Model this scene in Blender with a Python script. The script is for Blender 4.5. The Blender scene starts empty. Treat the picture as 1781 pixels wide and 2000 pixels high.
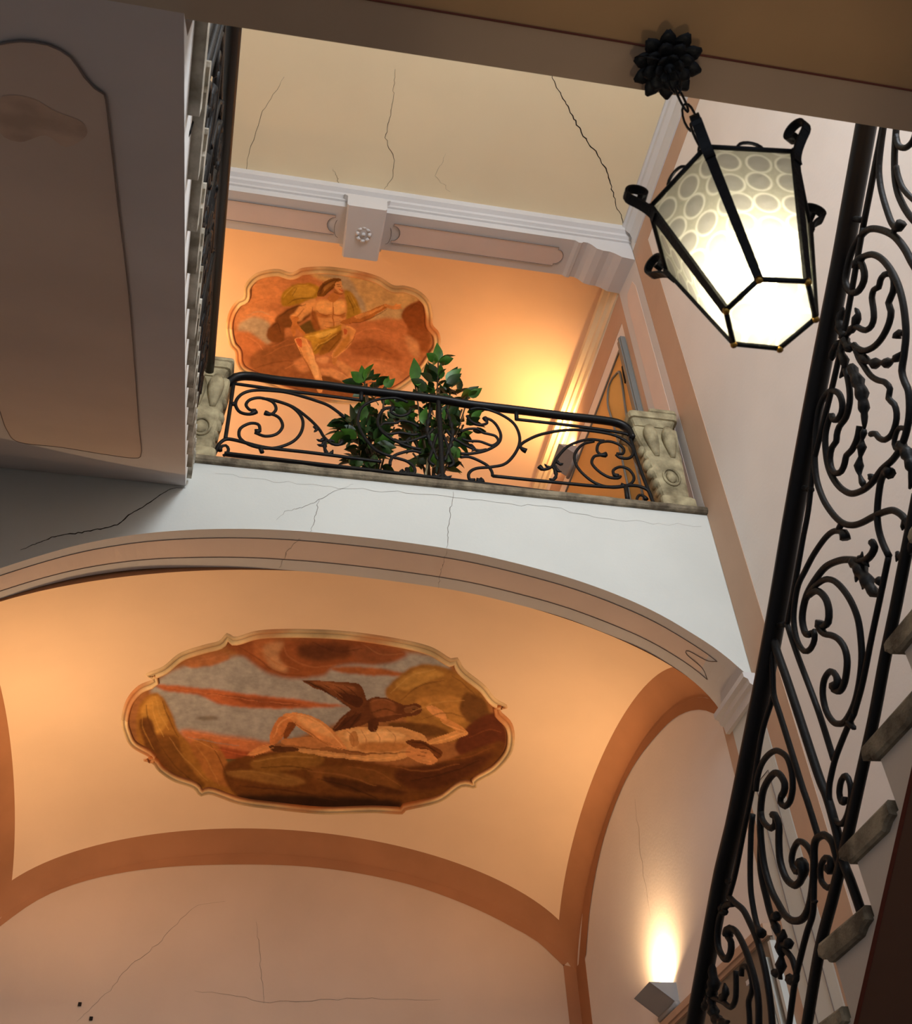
import bpy, math, random
import numpy as np
from mathutils import Vector, Matrix

# ------------------------------------------------------------------ camera
S = 5.3                      # metres per layout unit
EYE = 1.6                    # height of the eye above the ground floor
F_PX = 2010.79
def _rot(a, b, c):
    ca, sa, cb, sb, cc, sc = math.cos(a), math.sin(a), math.cos(b), math.sin(b), math.cos(c), math.sin(c)
    Rz = np.array([[ca, sa, 0], [-sa, ca, 0], [0, 0, 1]])
    B = np.array([[1, 0, 0], [0, 0, -1], [0, 1, 0]])
    P = np.array([[1, 0, 0], [0, cb, sb], [0, -sb, cb]])
    Q = np.array([[cc, -sc, 0], [sc, cc, 0], [0, 0, 1]])
    return Q @ P @ B @ Rz
M = _rot(-0.22406643, 0.74908982, -0.05518182)
sc = bpy.context.scene
COL = sc.collection
cam_d = bpy.data.cameras.new('camera'); cam = bpy.data.objects.new('camera', cam_d); COL.objects.link(cam)
cam_d.sensor_fit = 'HORIZONTAL'; cam_d.sensor_width = 36.0; cam_d.lens = F_PX / 1781 * 36.0
cam_d.clip_start = 0.05; cam_d.clip_end = 200
mw = Matrix.Identity(4)
for i in range(3):
    mw[i][0] = M[0][i]; mw[i][1] = -M[1][i]; mw[i][2] = -M[2][i]
mw[2][3] = EYE
cam.matrix_world = mw
sc.camera = cam
cam_d.dof.use_dof = True; cam_d.dof.focus_distance = 8.0; cam_d.dof.aperture_fstop = 13.0

def W(x, y, z): return np.array([x * S, y * S, z * S + EYE])
def ray(px, py): return M.T @ np.array([(px - 890.5) / F_PX, (py - 1000) / F_PX, 1.0])
def onY(px, py, Y): d = ray(px, py); return d * Y / d[1]
def onX(px, py, X): d = ray(px, py); return d * X / d[0]
def onZ(px, py, Z): d = ray(px, py); return d * Z / d[2]

# ------------------------------------------------------------------ world, exposure, daylight
world = bpy.data.worlds.new('world'); sc.world = world; world.use_nodes = True
bg = world.node_tree.nodes['Background']
bg.inputs[0].default_value = (0.70, 0.82, 1.0, 1); bg.inputs[1].default_value = 0.84
sc.view_settings.view_transform = 'Standard'; sc.view_settings.look = 'None'
sc.view_settings.gamma = 1.0; sc.view_settings.use_curve_mapping = False
sc.view_settings.exposure = 0.0
def area(name, loc, direction, sx, sy, power, color, spread=180):
    l = bpy.data.lights.new(name, 'AREA'); l.shape = 'RECTANGLE'; l.size = sx; l.size_y = sy
    l.energy = power; l.color = color; l.spread = math.radians(spread)
    o = bpy.data.objects.new(name, l); COL.objects.link(o)
    o.location = Vector(loc); o.rotation_euler = Vector(direction).to_track_quat('-Z', 'Y').to_euler()
    return o
# daylight entering by the tall stair window in the wall behind the camera
area('window_daylight', W(0.40, -0.285, 1.13), (-0.02, 1, -0.16), 1.6, 3.3, 315, (0.86, 0.93, 1.0))

# ------------------------------------------------------------------ materials
def srgb(r, g, b):
    f = lambda c: (c / 255 / 12.92) if c / 255 <= 0.04045 else ((c / 255 + 0.055) / 1.055) ** 2.4
    return (f(r), f(g), f(b), 1)
def mat(name, col, rough=0.8, var=0.06, scale=1.5, bump=0.0, bscale=40, metal=0.0, col2=None, spec=0.3, blotch=None):
    m = bpy.data.materials.new(name); m.use_nodes = True; nt = m.node_tree; N = nt.nodes; L = nt.links
    p = N['Principled BSDF']; p.inputs['Roughness'].default_value = rough; p.inputs['Metallic'].default_value = metal
    p.inputs['Specular IOR Level'].default_value = spec
    tc = N.new('ShaderNodeTexCoord')
    ns = N.new('ShaderNodeTexNoise'); ns.inputs['Scale'].default_value = scale; ns.inputs['Detail'].default_value = 6
    L.new(tc.outputs['Object'], ns.inputs['Vector'])
    rp = N.new('ShaderNodeValToRGB'); c = np.array(col[:3])
    lo = c * (1 - var); hi = np.minimum(c * (1 + var), 1)
    if col2 is not None: lo = np.array(col2[:3]); hi = c
    rp.color_ramp.elements[0].position = 0.35; rp.color_ramp.elements[1].position = 0.65
    rp.color_ramp.elements[0].color = (*lo, 1); rp.color_ramp.elements[1].color = (*hi, 1)
    L.new(ns.outputs['Fac'], rp.inputs['Fac']); L.new(rp.outputs['Color'], p.inputs['Base Color'])
    if bump > 0:
        n2 = N.new('ShaderNodeTexNoise'); n2.inputs['Scale'].default_value = bscale; n2.inputs['Detail'].default_value = 4
        L.new(tc.outputs['Object'], n2.inputs['Vector'])
        b = N.new('ShaderNodeBump'); b.inputs['Strength'].default_value = bump; b.inputs['Distance'].default_value = 0.01
        L.new(n2.outputs['Fac'], b.inputs['Height']); L.new(b.outputs['Normal'], p.inputs['Normal'])
    return m
def attr_mat(name, rough=0.85, speckle=0.06):
    m = bpy.data.materials.new(name); m.use_nodes = True; nt = m.node_tree; N = nt.nodes; L = nt.links
    p = N['Principled BSDF']; p.inputs['Roughness'].default_value = rough; p.inputs['Specular IOR Level'].default_value = 0.15
    a = N.new('ShaderNodeAttribute'); a.attribute_name = 'paint'
    ns = N.new('ShaderNodeTexNoise'); ns.inputs['Scale'].default_value = 14; ns.inputs['Detail'].default_value = 8
    mr = N.new('ShaderNodeMapRange'); mr.inputs['From Min'].default_value = 0.3; mr.inputs['From Max'].default_value = 0.7
    mr.inputs['To Min'].default_value = 1 - speckle * 3; mr.inputs['To Max'].default_value = 1 + speckle * 2
    tc = N.new('ShaderNodeTexCoord'); L.new(tc.outputs['Object'], ns.inputs['Vector']); L.new(ns.outputs['Fac'], mr.inputs['Value'])
    mx = N.new('ShaderNodeVectorMath'); mx.operation = 'SCALE'
    L.new(a.outputs['Color'], mx.inputs[0]); L.new(mr.outputs['Result'], mx.inputs['Scale'])
    L.new(mx.outputs['Vector'], p.inputs['Base Color'])
    return m
MT = dict(
    white=mat('white_plaster', srgb(206, 208, 203), bump=0.08, var=0.035, scale=1.2),
    wallr=mat('pinkish_cream_plaster', srgb(232, 224, 218), bump=0.08, var=0.04, scale=1.0),
    cream=mat('cream_plaster', srgb(228, 208, 172), bump=0.05, var=0.03, scale=0.8),
    peach=mat('peach_plaster', srgb(236, 204, 170), bump=0.05, var=0.04, scale=0.9),
    lunette=mat('dusty_peach_plaster', srgb(208, 182, 158), bump=0.06, var=0.05, scale=1.1),
    tan=mat('tan_painted_band', srgb(192, 160, 136), bump=0.04, var=0.05),
    tand=mat('brown_painted_band', srgb(170, 118, 82), bump=0.04, var=0.07, scale=2),
    grey=mat('grey_plaster_trim', srgb(208, 204, 202), bump=0.04, var=0.03),
    pinkp=mat('dusty_pink_panel', srgb(222, 202, 190), bump=0.04, var=0.04),
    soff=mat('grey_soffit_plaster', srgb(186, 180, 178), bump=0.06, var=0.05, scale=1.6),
    soffp=mat('beige_soffit_panel', srgb(190, 172, 158), bump=0.06, var=0.05, scale=1.6),
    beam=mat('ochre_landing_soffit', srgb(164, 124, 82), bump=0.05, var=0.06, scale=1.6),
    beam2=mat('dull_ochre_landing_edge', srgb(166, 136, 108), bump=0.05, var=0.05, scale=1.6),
    redline=mat('dark_red_painted_line', srgb(90, 36, 18)),
    line=mat('fine_grey_line', srgb(120, 104, 96)),
    crack=mat('crack_brown', srgb(92, 78, 66), rough=1),  # brown of the fine plaster cracks
    crackd=mat('dark_open_crack', srgb(40, 33, 28), rough=1),
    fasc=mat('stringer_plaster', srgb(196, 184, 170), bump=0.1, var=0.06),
    stone_lit=mat('daylit_tone_step_stone', srgb(206, 200, 186), col2=srgb(128, 120, 104), bump=0.6, bscale=60, scale=9),  # left steps: daylight on the treads is put into a lighter stone colour
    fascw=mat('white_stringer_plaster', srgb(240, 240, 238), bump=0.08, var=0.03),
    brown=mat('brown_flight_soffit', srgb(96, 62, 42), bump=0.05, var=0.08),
    stone=mat('weathered_step_stone', srgb(146, 134, 112), col2=srgb(84, 74, 60), bump=0.6, bscale=60, scale=9),
    stonel=mat('pale_carved_stone', srgb(182, 170, 136), col2=srgb(112, 102, 78), bump=0.5, bscale=50, scale=7),
    iron=mat('black_wrought_iron', srgb(13, 13, 15), rough=0.5, var=0.2, bump=0.15, bscale=90, spec=0.22),
    rail=mat('black_painted_handrail', srgb(16, 15, 17), rough=0.4, var=0.2, spec=0.25),
    leaf=mat('dark_green_leaf', srgb(34, 62, 20), rough=0.4, var=0.5, scale=9, spec=0.5),
    leafl=mat('bright_green_leaf', srgb(66, 112, 34), rough=0.4, var=0.4, scale=9, spec=0.5),
    stem=mat('brown_stem', srgb(70, 54, 34)), pot=mat('terracotta', srgb(150, 84, 54)), soil=mat('soil', srgb(40, 30, 22)),
    sconce=mat('grey_painted_metal', srgb(150, 150, 150), rough=0.4, var=0.03),
    door=mat('ochre_door_paint', srgb(214, 166, 96), rough=0.5, var=0.05),
    doorg=mat('ochre_door_glass', srgb(150, 118, 40), rough=0.3, var=0.2),
    bluegrey=mat('blue_grey_moulding', srgb(120, 122, 120), rough=0.5, var=0.06),
    doord=mat('dull_grey_door', srgb(130, 118, 104), rough=0.6, var=0.06),
    brass=mat('brass', srgb(170, 130, 60), rough=0.3, metal=1.0),
    floor=mat('stone_floor', srgb(170, 160, 150), bump=0.1), fresco=attr_mat('fresco_paint'),
    frame=attr_mat('painted_stucco_frame', speckle=0.03),
    stain=mat('rusty_damp_stain', srgb(180, 156, 138), var=0.15, scale=8),
)

# ------------------------------------------------------------------ builders
class G:                                           # a growing mesh in layout units
    def __init__(s): s.v = []; s.f = []; s.m = []
    def add(s, verts, faces, mi=0):
        o = len(s.v); s.v += [tuple(map(float, p)) for p in verts]; s.f += [tuple(i + o for i in f) for f in faces]; s.m += [mi] * len(faces); return s
    def box(s, x0, x1, y0, y1, z0, z1, mi=0):
        v = [(x, y, z) for x in (x0, x1) for y in (y0, y1) for z in (z0, z1)]
        return s.add(v, [(0, 1, 3, 2), (4, 6, 7, 5), (0, 4, 5, 1), (2, 3, 7, 6), (0, 2, 6, 4), (1, 5, 7, 3)], mi)
    def grid(s, P, mi=0, mfun=None):               # P[i][j] points
        n, m_ = len(P), len(P[0]); o = len(s.v)
        for r in P: s.v += [tuple(map(float, p)) for p in r]
        for i in range(n - 1):
            for j in range(m_ - 1):
                s.f.append((o + i * m_ + j, o + (i + 1) * m_ + j, o + (i + 1) * m_ + j + 1, o + i * m_ + j + 1)); s.m.append(mfun(i, j) if mfun else mi)
        return s
    def prism(s, poly, d, mi=0, mside=None):       # poly: 3D ring, d: extrusion vector
        n = len(poly); a = [np.array(p, float) for p in poly]; b = [p + np.array(d) for p in a]
        s.add(a + b, [tuple(range(n)), tuple(reversed(range(n, 2 * n)))], mi); o = len(s.v) - 2 * n
        for i in range(n):
            j = (i + 1) % n; s.f.append((o + i, o + j, o + n + j, o + n + i)); s.m.append(mi if mside is None else (mside(i) if callable(mside) else mside))
        return s
def link(name, g, mats, parent=None, smooth=False, metres=False):
    me = bpy.data.meshes.new(name)
    v = np.array(g.v, float)
    if not metres: v = v * S + np.array([0, 0, EYE])
    q = parent
    while q is not None: v = v - np.array(q.location); q = q.parent
    me.from_pydata(v.tolist(), [], g.f)
    if not isinstance(mats, (list, tuple)): mats = [mats]
    for m in mats: me.materials.append(m)
    if len(mats) > 1: me.polygons.foreach_set('material_index', g.m)
    if smooth: me.polygons.foreach_set('use_smooth', [True] * len(me.polygons))
    me.update()
    o = bpy.data.objects.new(name, me); COL.objects.link(o)
    if parent is not None: o.parent = parent
    return o
def fixn(o):
    import bmesh
    b = bmesh.new(); b.from_mesh(o.data); bmesh.ops.recalc_face_normals(b, faces=b.faces); b.to_mesh(o.data); b.free(); return o
def struct(name, g, mats, smooth=False, label=None):
    o = link(name, g, mats, None, smooth); o['kind'] = 'structure'
    if label: o['label'] = label
    return o
def thing(name, label, cat, loc=(0, 0, 0), group=None):
    o = bpy.data.objects.new(name, None); COL.objects.link(o); o.location = Vector([float(a) for a in loc]); o.empty_display_size = 0.1
    o['label'] = label; o['category'] = cat
    if group: o['group'] = group
    return o
def spline(pts, step=0.006, closed=False):
    P = [np.array(p, float) for p in pts]; out = []
    n = len(P)
    if n < 3 and not closed: 
        k = max(1, int(np.linalg.norm(P[1] - P[0]) / (step * 6))); return [P[0] + (P[1] - P[0]) * i / k for i in range(k + 1)]
    rng = range(n) if closed else range(n - 1)
    for i in rng:
        p0 = P[(i - 1) % n] if (closed or i > 0) else 2 * P[0] - P[1]
        p1 = P[i]; p2 = P[(i + 1) % n]
        p3 = P[(i + 2) % n] if (closed or i + 2 < n) else 2 * p2 - p1
        k = max(1, min(8, int(math.ceil(np.linalg.norm(p2 - p1) / step))))
        for t in np.arange(k) / k:
            out.append(0.5 * ((2 * p1) + (-p0 + p2) * t + (2 * p0 - 5 * p1 + 4 * p2 - p3) * t * t + (-p0 + 3 * p1 - 3 * p2 + p3) * t ** 3))
    if not closed: out.append(P[-1])
    return out
def tube(g, pts, r, nrm, n=8, rad=None, flat=1.0, ball=0, closed=False, mi=0):
    """sweep a round bar; nrm: the unit normal of the plane the bar lies in; flat: thickness factor along nrm"""
    P = [np.array(p, float) for p in pts]; nrm = np.array(nrm, float); k = len(P)
    R = [r] * k if rad is None else rad
    R = list(R)
    if ball:
        for e in (0, 1):
            if ball & (1 << e):
                end = P[0] if e == 0 else P[-1]
                for i in range(k):
                    d = np.linalg.norm(P[i] - end)
                    if d < 3.2 * r: R[i] = R[i] * (1 + 0.75 * math.sqrt(max(0, 1 - (d / (3.2 * r)) ** 2)))
    rings = []
    for i in range(k):
        t = P[min(i + 1, k - 1)] - P[max(i - 1, 0)] if not closed else P[(i + 1) % k] - P[i - 1]
        t = t / (np.linalg.norm(t) + 1e-12); b = np.cross(t, nrm); nb = np.linalg.norm(b)
        if nb < 1e-6: b = np.cross(t, [0.3, 0.5, 0.8]); nb = np.linalg.norm(b)
        b = b / nb; c = np.cross(b, t)
        rings.append([P[i] + R[i] * (math.cos(a) * b + flat * math.sin(a) * c) for a in np.arange(n) * 2 * math.pi / n])
    o = len(g.v)
    for q in rings: g.v += [tuple(map(float, p)) for p in q]
    for i in range(k - 1 if not closed else k):
        for j in range(n):
            a, b2 = o + i * n + j, o + i * n + (j + 1) % n; c2, d2 = o + ((i + 1) % k) * n + (j + 1) % n, o + ((i + 1) % k) * n + j
            g.f.append((a, b2, c2, d2)); g.m.append(mi)
    if not closed:
        g.f.append(tuple(o + j for j in reversed(range(n)))); g.m.append(mi); g.f.append(tuple(o + (k - 1) * n + j for j in range(n))); g.m.append(mi)
    return g
def lerp(a, b, t): return np.array(a) * (1 - t) + np.array(b) * t
def resample(pts, n):
    P = np.array(pts, float); d = np.r_[0, np.cumsum(np.linalg.norm(np.diff(P, axis=0), axis=1))]
    t = np.linspace(0, d[-1], n); return np.array([[np.interp(x, d, P[:, k]) for k in range(P.shape[1])] for x in t])

XC, XR, XL, HW = 0.085, 0.6, -0.43, 0.515
Y0, Y1, Y2 = 1.0, 1.09, 1.857
YN = -0.30                                         # wall behind the camera
ZF, ZL, ZG = 1.0, 0.0, -EYE / S                    # upper landing, lower landing, ground
ZC = 1.735                                         # stairwell ceiling
FX, FXL = (1.0, 0, 0), (0, 1.0, 0)

# ------------------------------------------------------------------ vault shapes
def pw(u): return np.maximum(0.0, 1 - np.asarray(u, float) ** 2) ** 0.6
def Fz(x): return 0.712 + 0.190 * pw((x - XC) / HW)
def Kz(x): u = (np.asarray(x, float) - XC) / HW; return 0.655 + 0.195 * pw(u) - 0.02 * u
def Rz(y):
    v = (np.asarray(y, float) - 1.4735) / 0.3835; return 0.712 + (0.635 - 0.712) * (v + 1) / 2 + 0.165 * pw(v)
def Lz(y):
    v = (np.asarray(y, float) - 1.4735) / 0.3835; return 0.712 + (0.675 - 0.712) * (v + 1) / 2 + 0.165 * pw(v)
def vault_low(x, y):
    x = np.clip(x, XL, XR); y = np.clip(y, Y1, Y2); s = (x - XL) / (XR - XL); t = (y - Y1) / (Y2 - Y1)
    c = 0.712 * (1 - s) * (1 - t) + 0.712 * s * (1 - t) + 0.675 * (1 - s) * t + 0.635 * s * t
    u = (x - XC) / HW; v = (y - 1.4735) / 0.3835
    return (1 - t) * Fz(x) + t * Kz(x) + (1 - s) * Lz(y) + s * Rz(y) - c - 0.085 * (1 - u * u) * (1 - v * v)
YU = 1.90
def vault_up(x, y):
    u = (np.asarray(x, float) - XC) / HW; v = (np.asarray(y, float) - (Y1 + YU) / 2) / ((YU - Y1) / 2)
    u = np.clip(u, -1, 1); v = np.clip(v, -1, 1)
    return 1.712 + 0.175 * (np.maximum(0, 1 - u ** 2) ** 0.55) * (np.maximum(0, 1 - v ** 2) ** 0.5)
def hit(px, py, zf, y0):
    """march pixel rays (arrays) onto the surface z=zf(x,y), y>=y0"""
    px = np.asarray(px, float); py = np.asarray(py, float)
    D = np.stack([(px - 890.5) / F_PX, (py - 1000) / F_PX, np.ones_like(px)], -1) @ M
    D = D / D[..., 1:2]; lo = np.full(px.shape, y0); hi = np.full(px.shape, y0 + 0.9)
    found = np.zeros(px.shape, bool)
    for k in range(60):
        y = y0 + 0.9 * (k + 1) / 60; P = D * y
        ins = (P[..., 2] > zf(P[..., 0], P[..., 1])) & ~found
        hi = np.where(ins, y, hi); lo = np.where(ins, y - 0.015, lo); found |= ins
    for _ in range(24):
        mid = (lo + hi) / 2; P = D * mid[..., None]; ins = P[..., 2] > zf(P[..., 0], P[..., 1]); hi = np.where(ins, mid, hi); lo = np.where(ins, lo, mid)
    return D * lo[..., None]
def snorm(P, zf):
    e = 1e-3; x, y = P[..., 0], P[..., 1]
    n = np.stack([(zf(x + e, y) - zf(x - e, y)) / (2 * e), (zf(x, y + e) - zf(x, y - e)) / (2 * e), -np.ones_like(x)], -1)
    return n / np.linalg.norm(n, axis=-1, keepdims=True)      # towards the room

# ------------------------------------------------------------------ setting: floors and plain walls
def wavy(pts, amp, rnd):
    P = resample(pts, max(6, int(len(pts) * 6))); 
    for i in range(1, len(P) - 1): P[i] += [rnd.uniform(-amp, amp), rnd.uniform(-amp, amp)]
    return P
rnd = random.Random(4)
def crack(px, plane, parent, m='crack', r=0.0006, amp=2.0, nrm=(0, 1, 0)):
    r = r * 0.62
    P = [plane(x, y) for x, y in wavy(px, amp, rnd)]
    g = G(); k = len(P); rad = [r * (0.35 + 0.65 * math.sin(math.pi * (i + 0.7) / (k + 0.4))) * rnd.uniform(0.7, 1.2) for i in range(k)]
    tube(g, P, r, nrm, n=4, rad=rad, flat=0.4)
    o = link('crack', g, MT[m], parent); return o

# right wall (a solid slab, painted bands laid on it)
g = G(); g.box(XR, XR + 0.05, YN - 0.05, Y2 + 0.05, ZG, 1.95)
wall_right = struct('wall_right', g, MT['wallr'], label='pinkish cream plaster wall on the right with tan painted bands')
def flat_strip(name, A, B, m, parent, n=1):
    g = G(); g.grid([list(A), list(B)]); return link(name, g, m, parent)
def wallpatch(name, yz, m, parent=wall_right, x=XR - 0.0006):
    g = G(); g.prism([(x, a, b) for a, b in yz], (0.0006, 0, 0)); return link(name, g, MT[m], parent)
wallpatch('painted_band', [(0.938, -0.2), (0.999, -0.2), (0.999, 1.68), (0.938, 1.625)], 'tan')
wallpatch('painted_band', [(YN, 1.625), (0.938, 1.625), (0.999, 1.68), (YN, 1.68)], 'tan')
# reveal of the upper opening: grey with a pink panel
wallpatch('pier_reveal', [(Y0, 1.0), (Y1, 1.0), (Y1, 1.70), (Y0, 1.70)], 'grey')
wallpatch('pier_panel', [(1.022, 1.03), (1.068, 1.03), (1.068, 1.60), (1.060, 1.625), (1.030, 1.625), (1.022, 1.60)], 'pinkp', x=XR - 0.0010)
wallpatch('pier_reveal', [(Y0 + .001, -0.2), (1.083, -0.2), (1.083, 0.70), (Y0 + .001, 0.712)], 'white')
g = G(); tube(g, [(XR - 0.001, 1.022, -0.1), (XR - 0.001, 1.022, 0.60), (XR - 0.001, 1.060, 0.60), (XR - 0.001, 1.060, -0.1)], 0.0007, FX, n=4); link('panel_line', g, MT['line'], wall_right)
wallpatch('painted_band', [(1.083, -0.2), (1.106, -0.2), (1.106, 0.716), (1.083, 0.70)], 'tan')
# lower room: brown band under the vault and down the far corner
ins = [onX(x, y, XR) for x, y in [(1145, 1865), (1152, 1780), (1165, 1700), (1185, 1620), (1215, 1540), (1245, 1485), (1280, 1440), (1315, 1405), (1350, 1388), (1380, 1388), (1405, 1400)]]
ins = [p for p in reversed(spline(ins, 0.03))]
ys = [min(max(p[1], Y1), Y2 - 0.0) for p in ins]; ys[-1] = Y2
A = [(XR - 0.0008, min(p[1], Y2), p[2]) for p in ins]; B = [(XR - 0.0008, y, float(Rz(min(max(y, 1.0905), Y2 - 1e-4)))) for y in ys]
A[0] = (XR - 0.0008, 1.091, 0.716); B[0] = (XR - .0008, 1.091, 0.74)
g = G(); g.grid([A, B]); link('painted_band', g, MT['tand'], wall_right)
wallpatch('painted_band', [(1.812, 0.0), (Y2, 0.0), (Y2, 0.66), (1.80, 0.66)], 'tand')
# upper landing: wall band below the cornice
wallpatch('painted_band', [(Y1, 1.60), (Y2, 1.60), (Y2, 1.66), (Y1, 1.672)], 'tan')
wallpatch('painted_band', [(Y1, 1.0), (1.108, 1.0), (1.108, 1.60), (Y1, 1.60)], 'tan')
crack([(1240, 1560), (1255, 1700), (1270, 1790)], lambda x, y: onX(x, y, XR - 0.0004), wall_right, r=0.0005, nrm=FX)

# left wall, back wall, near wall with the window
g = G(); g.box(XL - 0.05, XL, YN - 0.05, Y2 + 0.05, ZG, 1.95); wall_left = struct('wall_left', g, MT['fascw'], label='plain plaster wall on the left side of the stairwell')
def arcx(f, a, b, n): 
    t = XC + HW * np.sin(np.linspace(-math.pi / 2, math.pi / 2, n)); return [(x, float(f(x))) for x in t if a - 1e-9 <= x <= b + 1e-9]
g = G(); g.box(XL, XR, Y2, Y2 + 0.05, ZG, 1.95); wall_back = struct('wall_back', g, MT['lunette'], label='far wall of the lower room under the arched brown band')
inn = [onY(x, y, Y2) for x, y in [(0, 1810), (50, 1773), (100, 1745), (170, 1720), (250, 1703), (325, 1694), (400, 1690), (500, 1689), (600, 1693), (700, 1706), (800, 1728), (880, 1755), (950, 1785), (1000, 1811), (1050, 1840), (1100, 1887)]]
inn = [(XL, Y2, 0.66)] + [tuple(p) for p in spline(inn, 0.03)]
A = [(p[0], Y2 - 0.0008, p[2]) for p in inn]; B = [(min(p[0] + (0.024 if i == len(inn) - 1 else 0), XR), Y2 - 0.0008, float(Kz(max(min(p[0], XR), XL + 1e-6)))) for i, p in enumerate(inn)]
g = G(); g.grid([A, B]); g.add([(0.576, Y2 - .0008, 0.0), (XR, Y2 - .0008, 0.0), (XR, Y2 - .0008, 0.66), (0.576, Y2 - .0008, 0.665)], [(0, 1, 2, 3)]); link('painted_band', g, MT['tand'], wall_back)
yb = lambda x, y: onY(x, y, Y2 - 0.0004)
for c in ([(440, 1760), (380, 1770), (300, 1850), (250, 1890), (215, 1935), (150, 1995)], [(500, 1800), (508, 1880), (515, 1960)], [(380, 1935), (460, 1945), (515, 1958), (700, 1950), (860, 1952)]): crack(c, yb, wall_back, r=0.0004)
for px in ((156, 1962), (178, 1990)):
    g = G(); p = onY(*px, Y2); g.box(p[0] - .0025, p[0] + .0025, Y2 - .004, Y2, p[2] - .0025, p[2] + .0025); link('nail', g, MT['crackd'], wall_back)
# near wall (behind the viewer): window opening at the upper level
g = G()
wx0, wx1, wz0, wz1 = 0.24, 0.56, 0.80, 1.46
g.box(XL, wx0, YN - 0.05, YN, 0.46, 1.95); g.box(wx1, XR, YN - 0.05, YN, 0.46, 1.95); g.box(wx0, wx1, YN - 0.05, YN, 0.46, wz0); g.box(wx0, wx1, YN - 0.05, YN, wz1, 1.95)
struct('wall_front', g, MT['cream'], label='stairwell wall behind the viewer with a tall window')
g = G()
for a, b, c, d in ((wx0, wx1, wz0, wz0 + .012), (wx0, wx1, wz1 - .012, wz1), (wx0, wx0 + .012, wz0, wz1), (wx1 - .012, wx1, wz0, wz1), ((wx0 + wx1) / 2 - .005, (wx0 + wx1) / 2 + .005, wz0, wz1)): g.box(a, b, YN - .03, YN - .015, c, d)
struct('window_1', g, MT['white'], label='tall stair window frame behind the viewer')

# floors
g = G(); g.box(XL - 0.05, XR + 0.05, -1.2, Y2 + 0.05, ZG - 0.02, ZG); struct('floor', g, MT['floor'], label='ground floor paving of the hall')
g = G(); g.box(XL, XR, 0.93, Y2, -0.03, 0.0); struct('floor', g, MT['floor'], label='floor of the lower landing')
g = G(); g.box(XL, XR, Y0 + 0.012, Y2, 0.978, ZF); struct('floor', g, MT['floor'], label='floor of the upper landing behind the balustrade')

# ------------------------------------------------------------------ vaults (ceilings)
def sgrid(zf, y0, y1, bx, bf, bb, nx=64, ny=48, mats=None, name='ceiling', label=None):
    xs = list(XC + HW * np.sin(np.linspace(-math.pi / 2, math.pi / 2, nx))); ysv = list((y0 + y1) / 2 + (y1 - y0) / 2 * np.sin(np.linspace(-math.pi / 2, math.pi / 2, ny)))
    xs = sorted(xs + [XL + bx, XR - bx]); ysv = sorted(ysv + [y0 + bf, y1 - bb])
    g = G(); P = [[(x, y, float(zf(x, y))) for y in ysv] for x in xs]
    def mf(i, j):
        x = (xs[i] + xs[i + 1]) / 2; y = (ysv[j] + ysv[j + 1]) / 2
        return 1 if (x < XL + bx or x > XR - bx or y < y0 + bf or y > y1 - bb) else 0
    g.grid(P, mfun=mf); o = struct(name, g, mats, smooth=True, label=label); return o
vl = sgrid(vault_low, Y1, Y2, 0.030, 0.050, 0.024, mats=[MT['peach'], MT['tand']], label='peach vault over the lower room with brown painted edges')
vu = sgrid(vault_up, Y1, YU, 0.004, 0.002, 0.002, mats=[MT['peach'], MT['peach']], label='glowing peach vault over the upper landing')
# stairwell ceiling
g = G(); g.box(XL, XR, YN, Y0, ZC, ZC + 0.03); ceil = struct('ceiling', g, MT['cream'], label='pale cream flat ceiling of the stairwell with cracks')
zc = lambda x, y: onZ(x, y, ZC - 0.0003)
crack([(1068, 122), (1085, 165), (1112, 215), (1140, 265), (1165, 300), (1182, 325), (1192, 360), (1202, 395), (1215, 425), (1224, 462)], zc, ceil, 'crackd', r=0.0016, amp=2, nrm=(0, 0, 1))
crack([(772, 135), (765, 220), (752, 270), (772, 310), (768, 345), (745, 375), (735, 398)], zc, ceil, r=0.0008, nrm=(0, 0, 1))
crack([(555, 150), (515, 215), (485, 300), (474, 362)], zc, ceil, r=0.0006, nrm=(0, 0, 1))
crack([(650, 330), (665, 365), (680, 385)], zc, ceil, r=0.0005, nrm=(0, 0, 1))
crack([(870, 300), (850, 345), (880, 375)], zc, ceil, r=0.0003, nrm=(0, 0, 1))

# cornice round the stairwell ceiling
def profile_x(name, prof, x0, x1, m, parent=None, label=None):    # prof: (y,z) ring extruded along x
    g = G(); g.prism([(x0, a, b) for a, b in prof], (x1 - x0, 0, 0)); o = link(name, g, m, parent)
    fixn(o)
    if parent is None: o['kind'] = 'structure'; o['label'] = label
    return o
def profile_y(name, prof, y0, y1, m, parent=None, label=None):    # prof: (x,z) ring extruded along y
    g = G(); g.prism([(a, y0, b) for a, b in prof], (0, y1 - y0, 0)); o = link(name, g, m, parent); fixn(o)
    if parent is None: o['kind'] = 'structure'; o['label'] = label
    return o
profile_x('trim_1', [(Y0, 1.706), (0.996, 1.706), (0.996, 1.7115), (0.990, 1.7135), (0.989, 1.719), (0.981, 1.722), (0.980, ZC), (Y0, ZC)], XL, XR, MT['grey'], label='grey cornice moulding along the far edge of the stairwell ceiling')
profile_y('trim_2', [(XR, 1.68), (0.597, 1.68), (0.593, 1.702), (0.5925, 1.709), (0.586, 1.719), (0.585, 1.727), (0.581, 1.729), (0.581, ZC), (XR, ZC)], YN, 0.981, MT['grey'], label='grey cornice moulding along the right edge of the stairwell ceiling')

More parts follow.
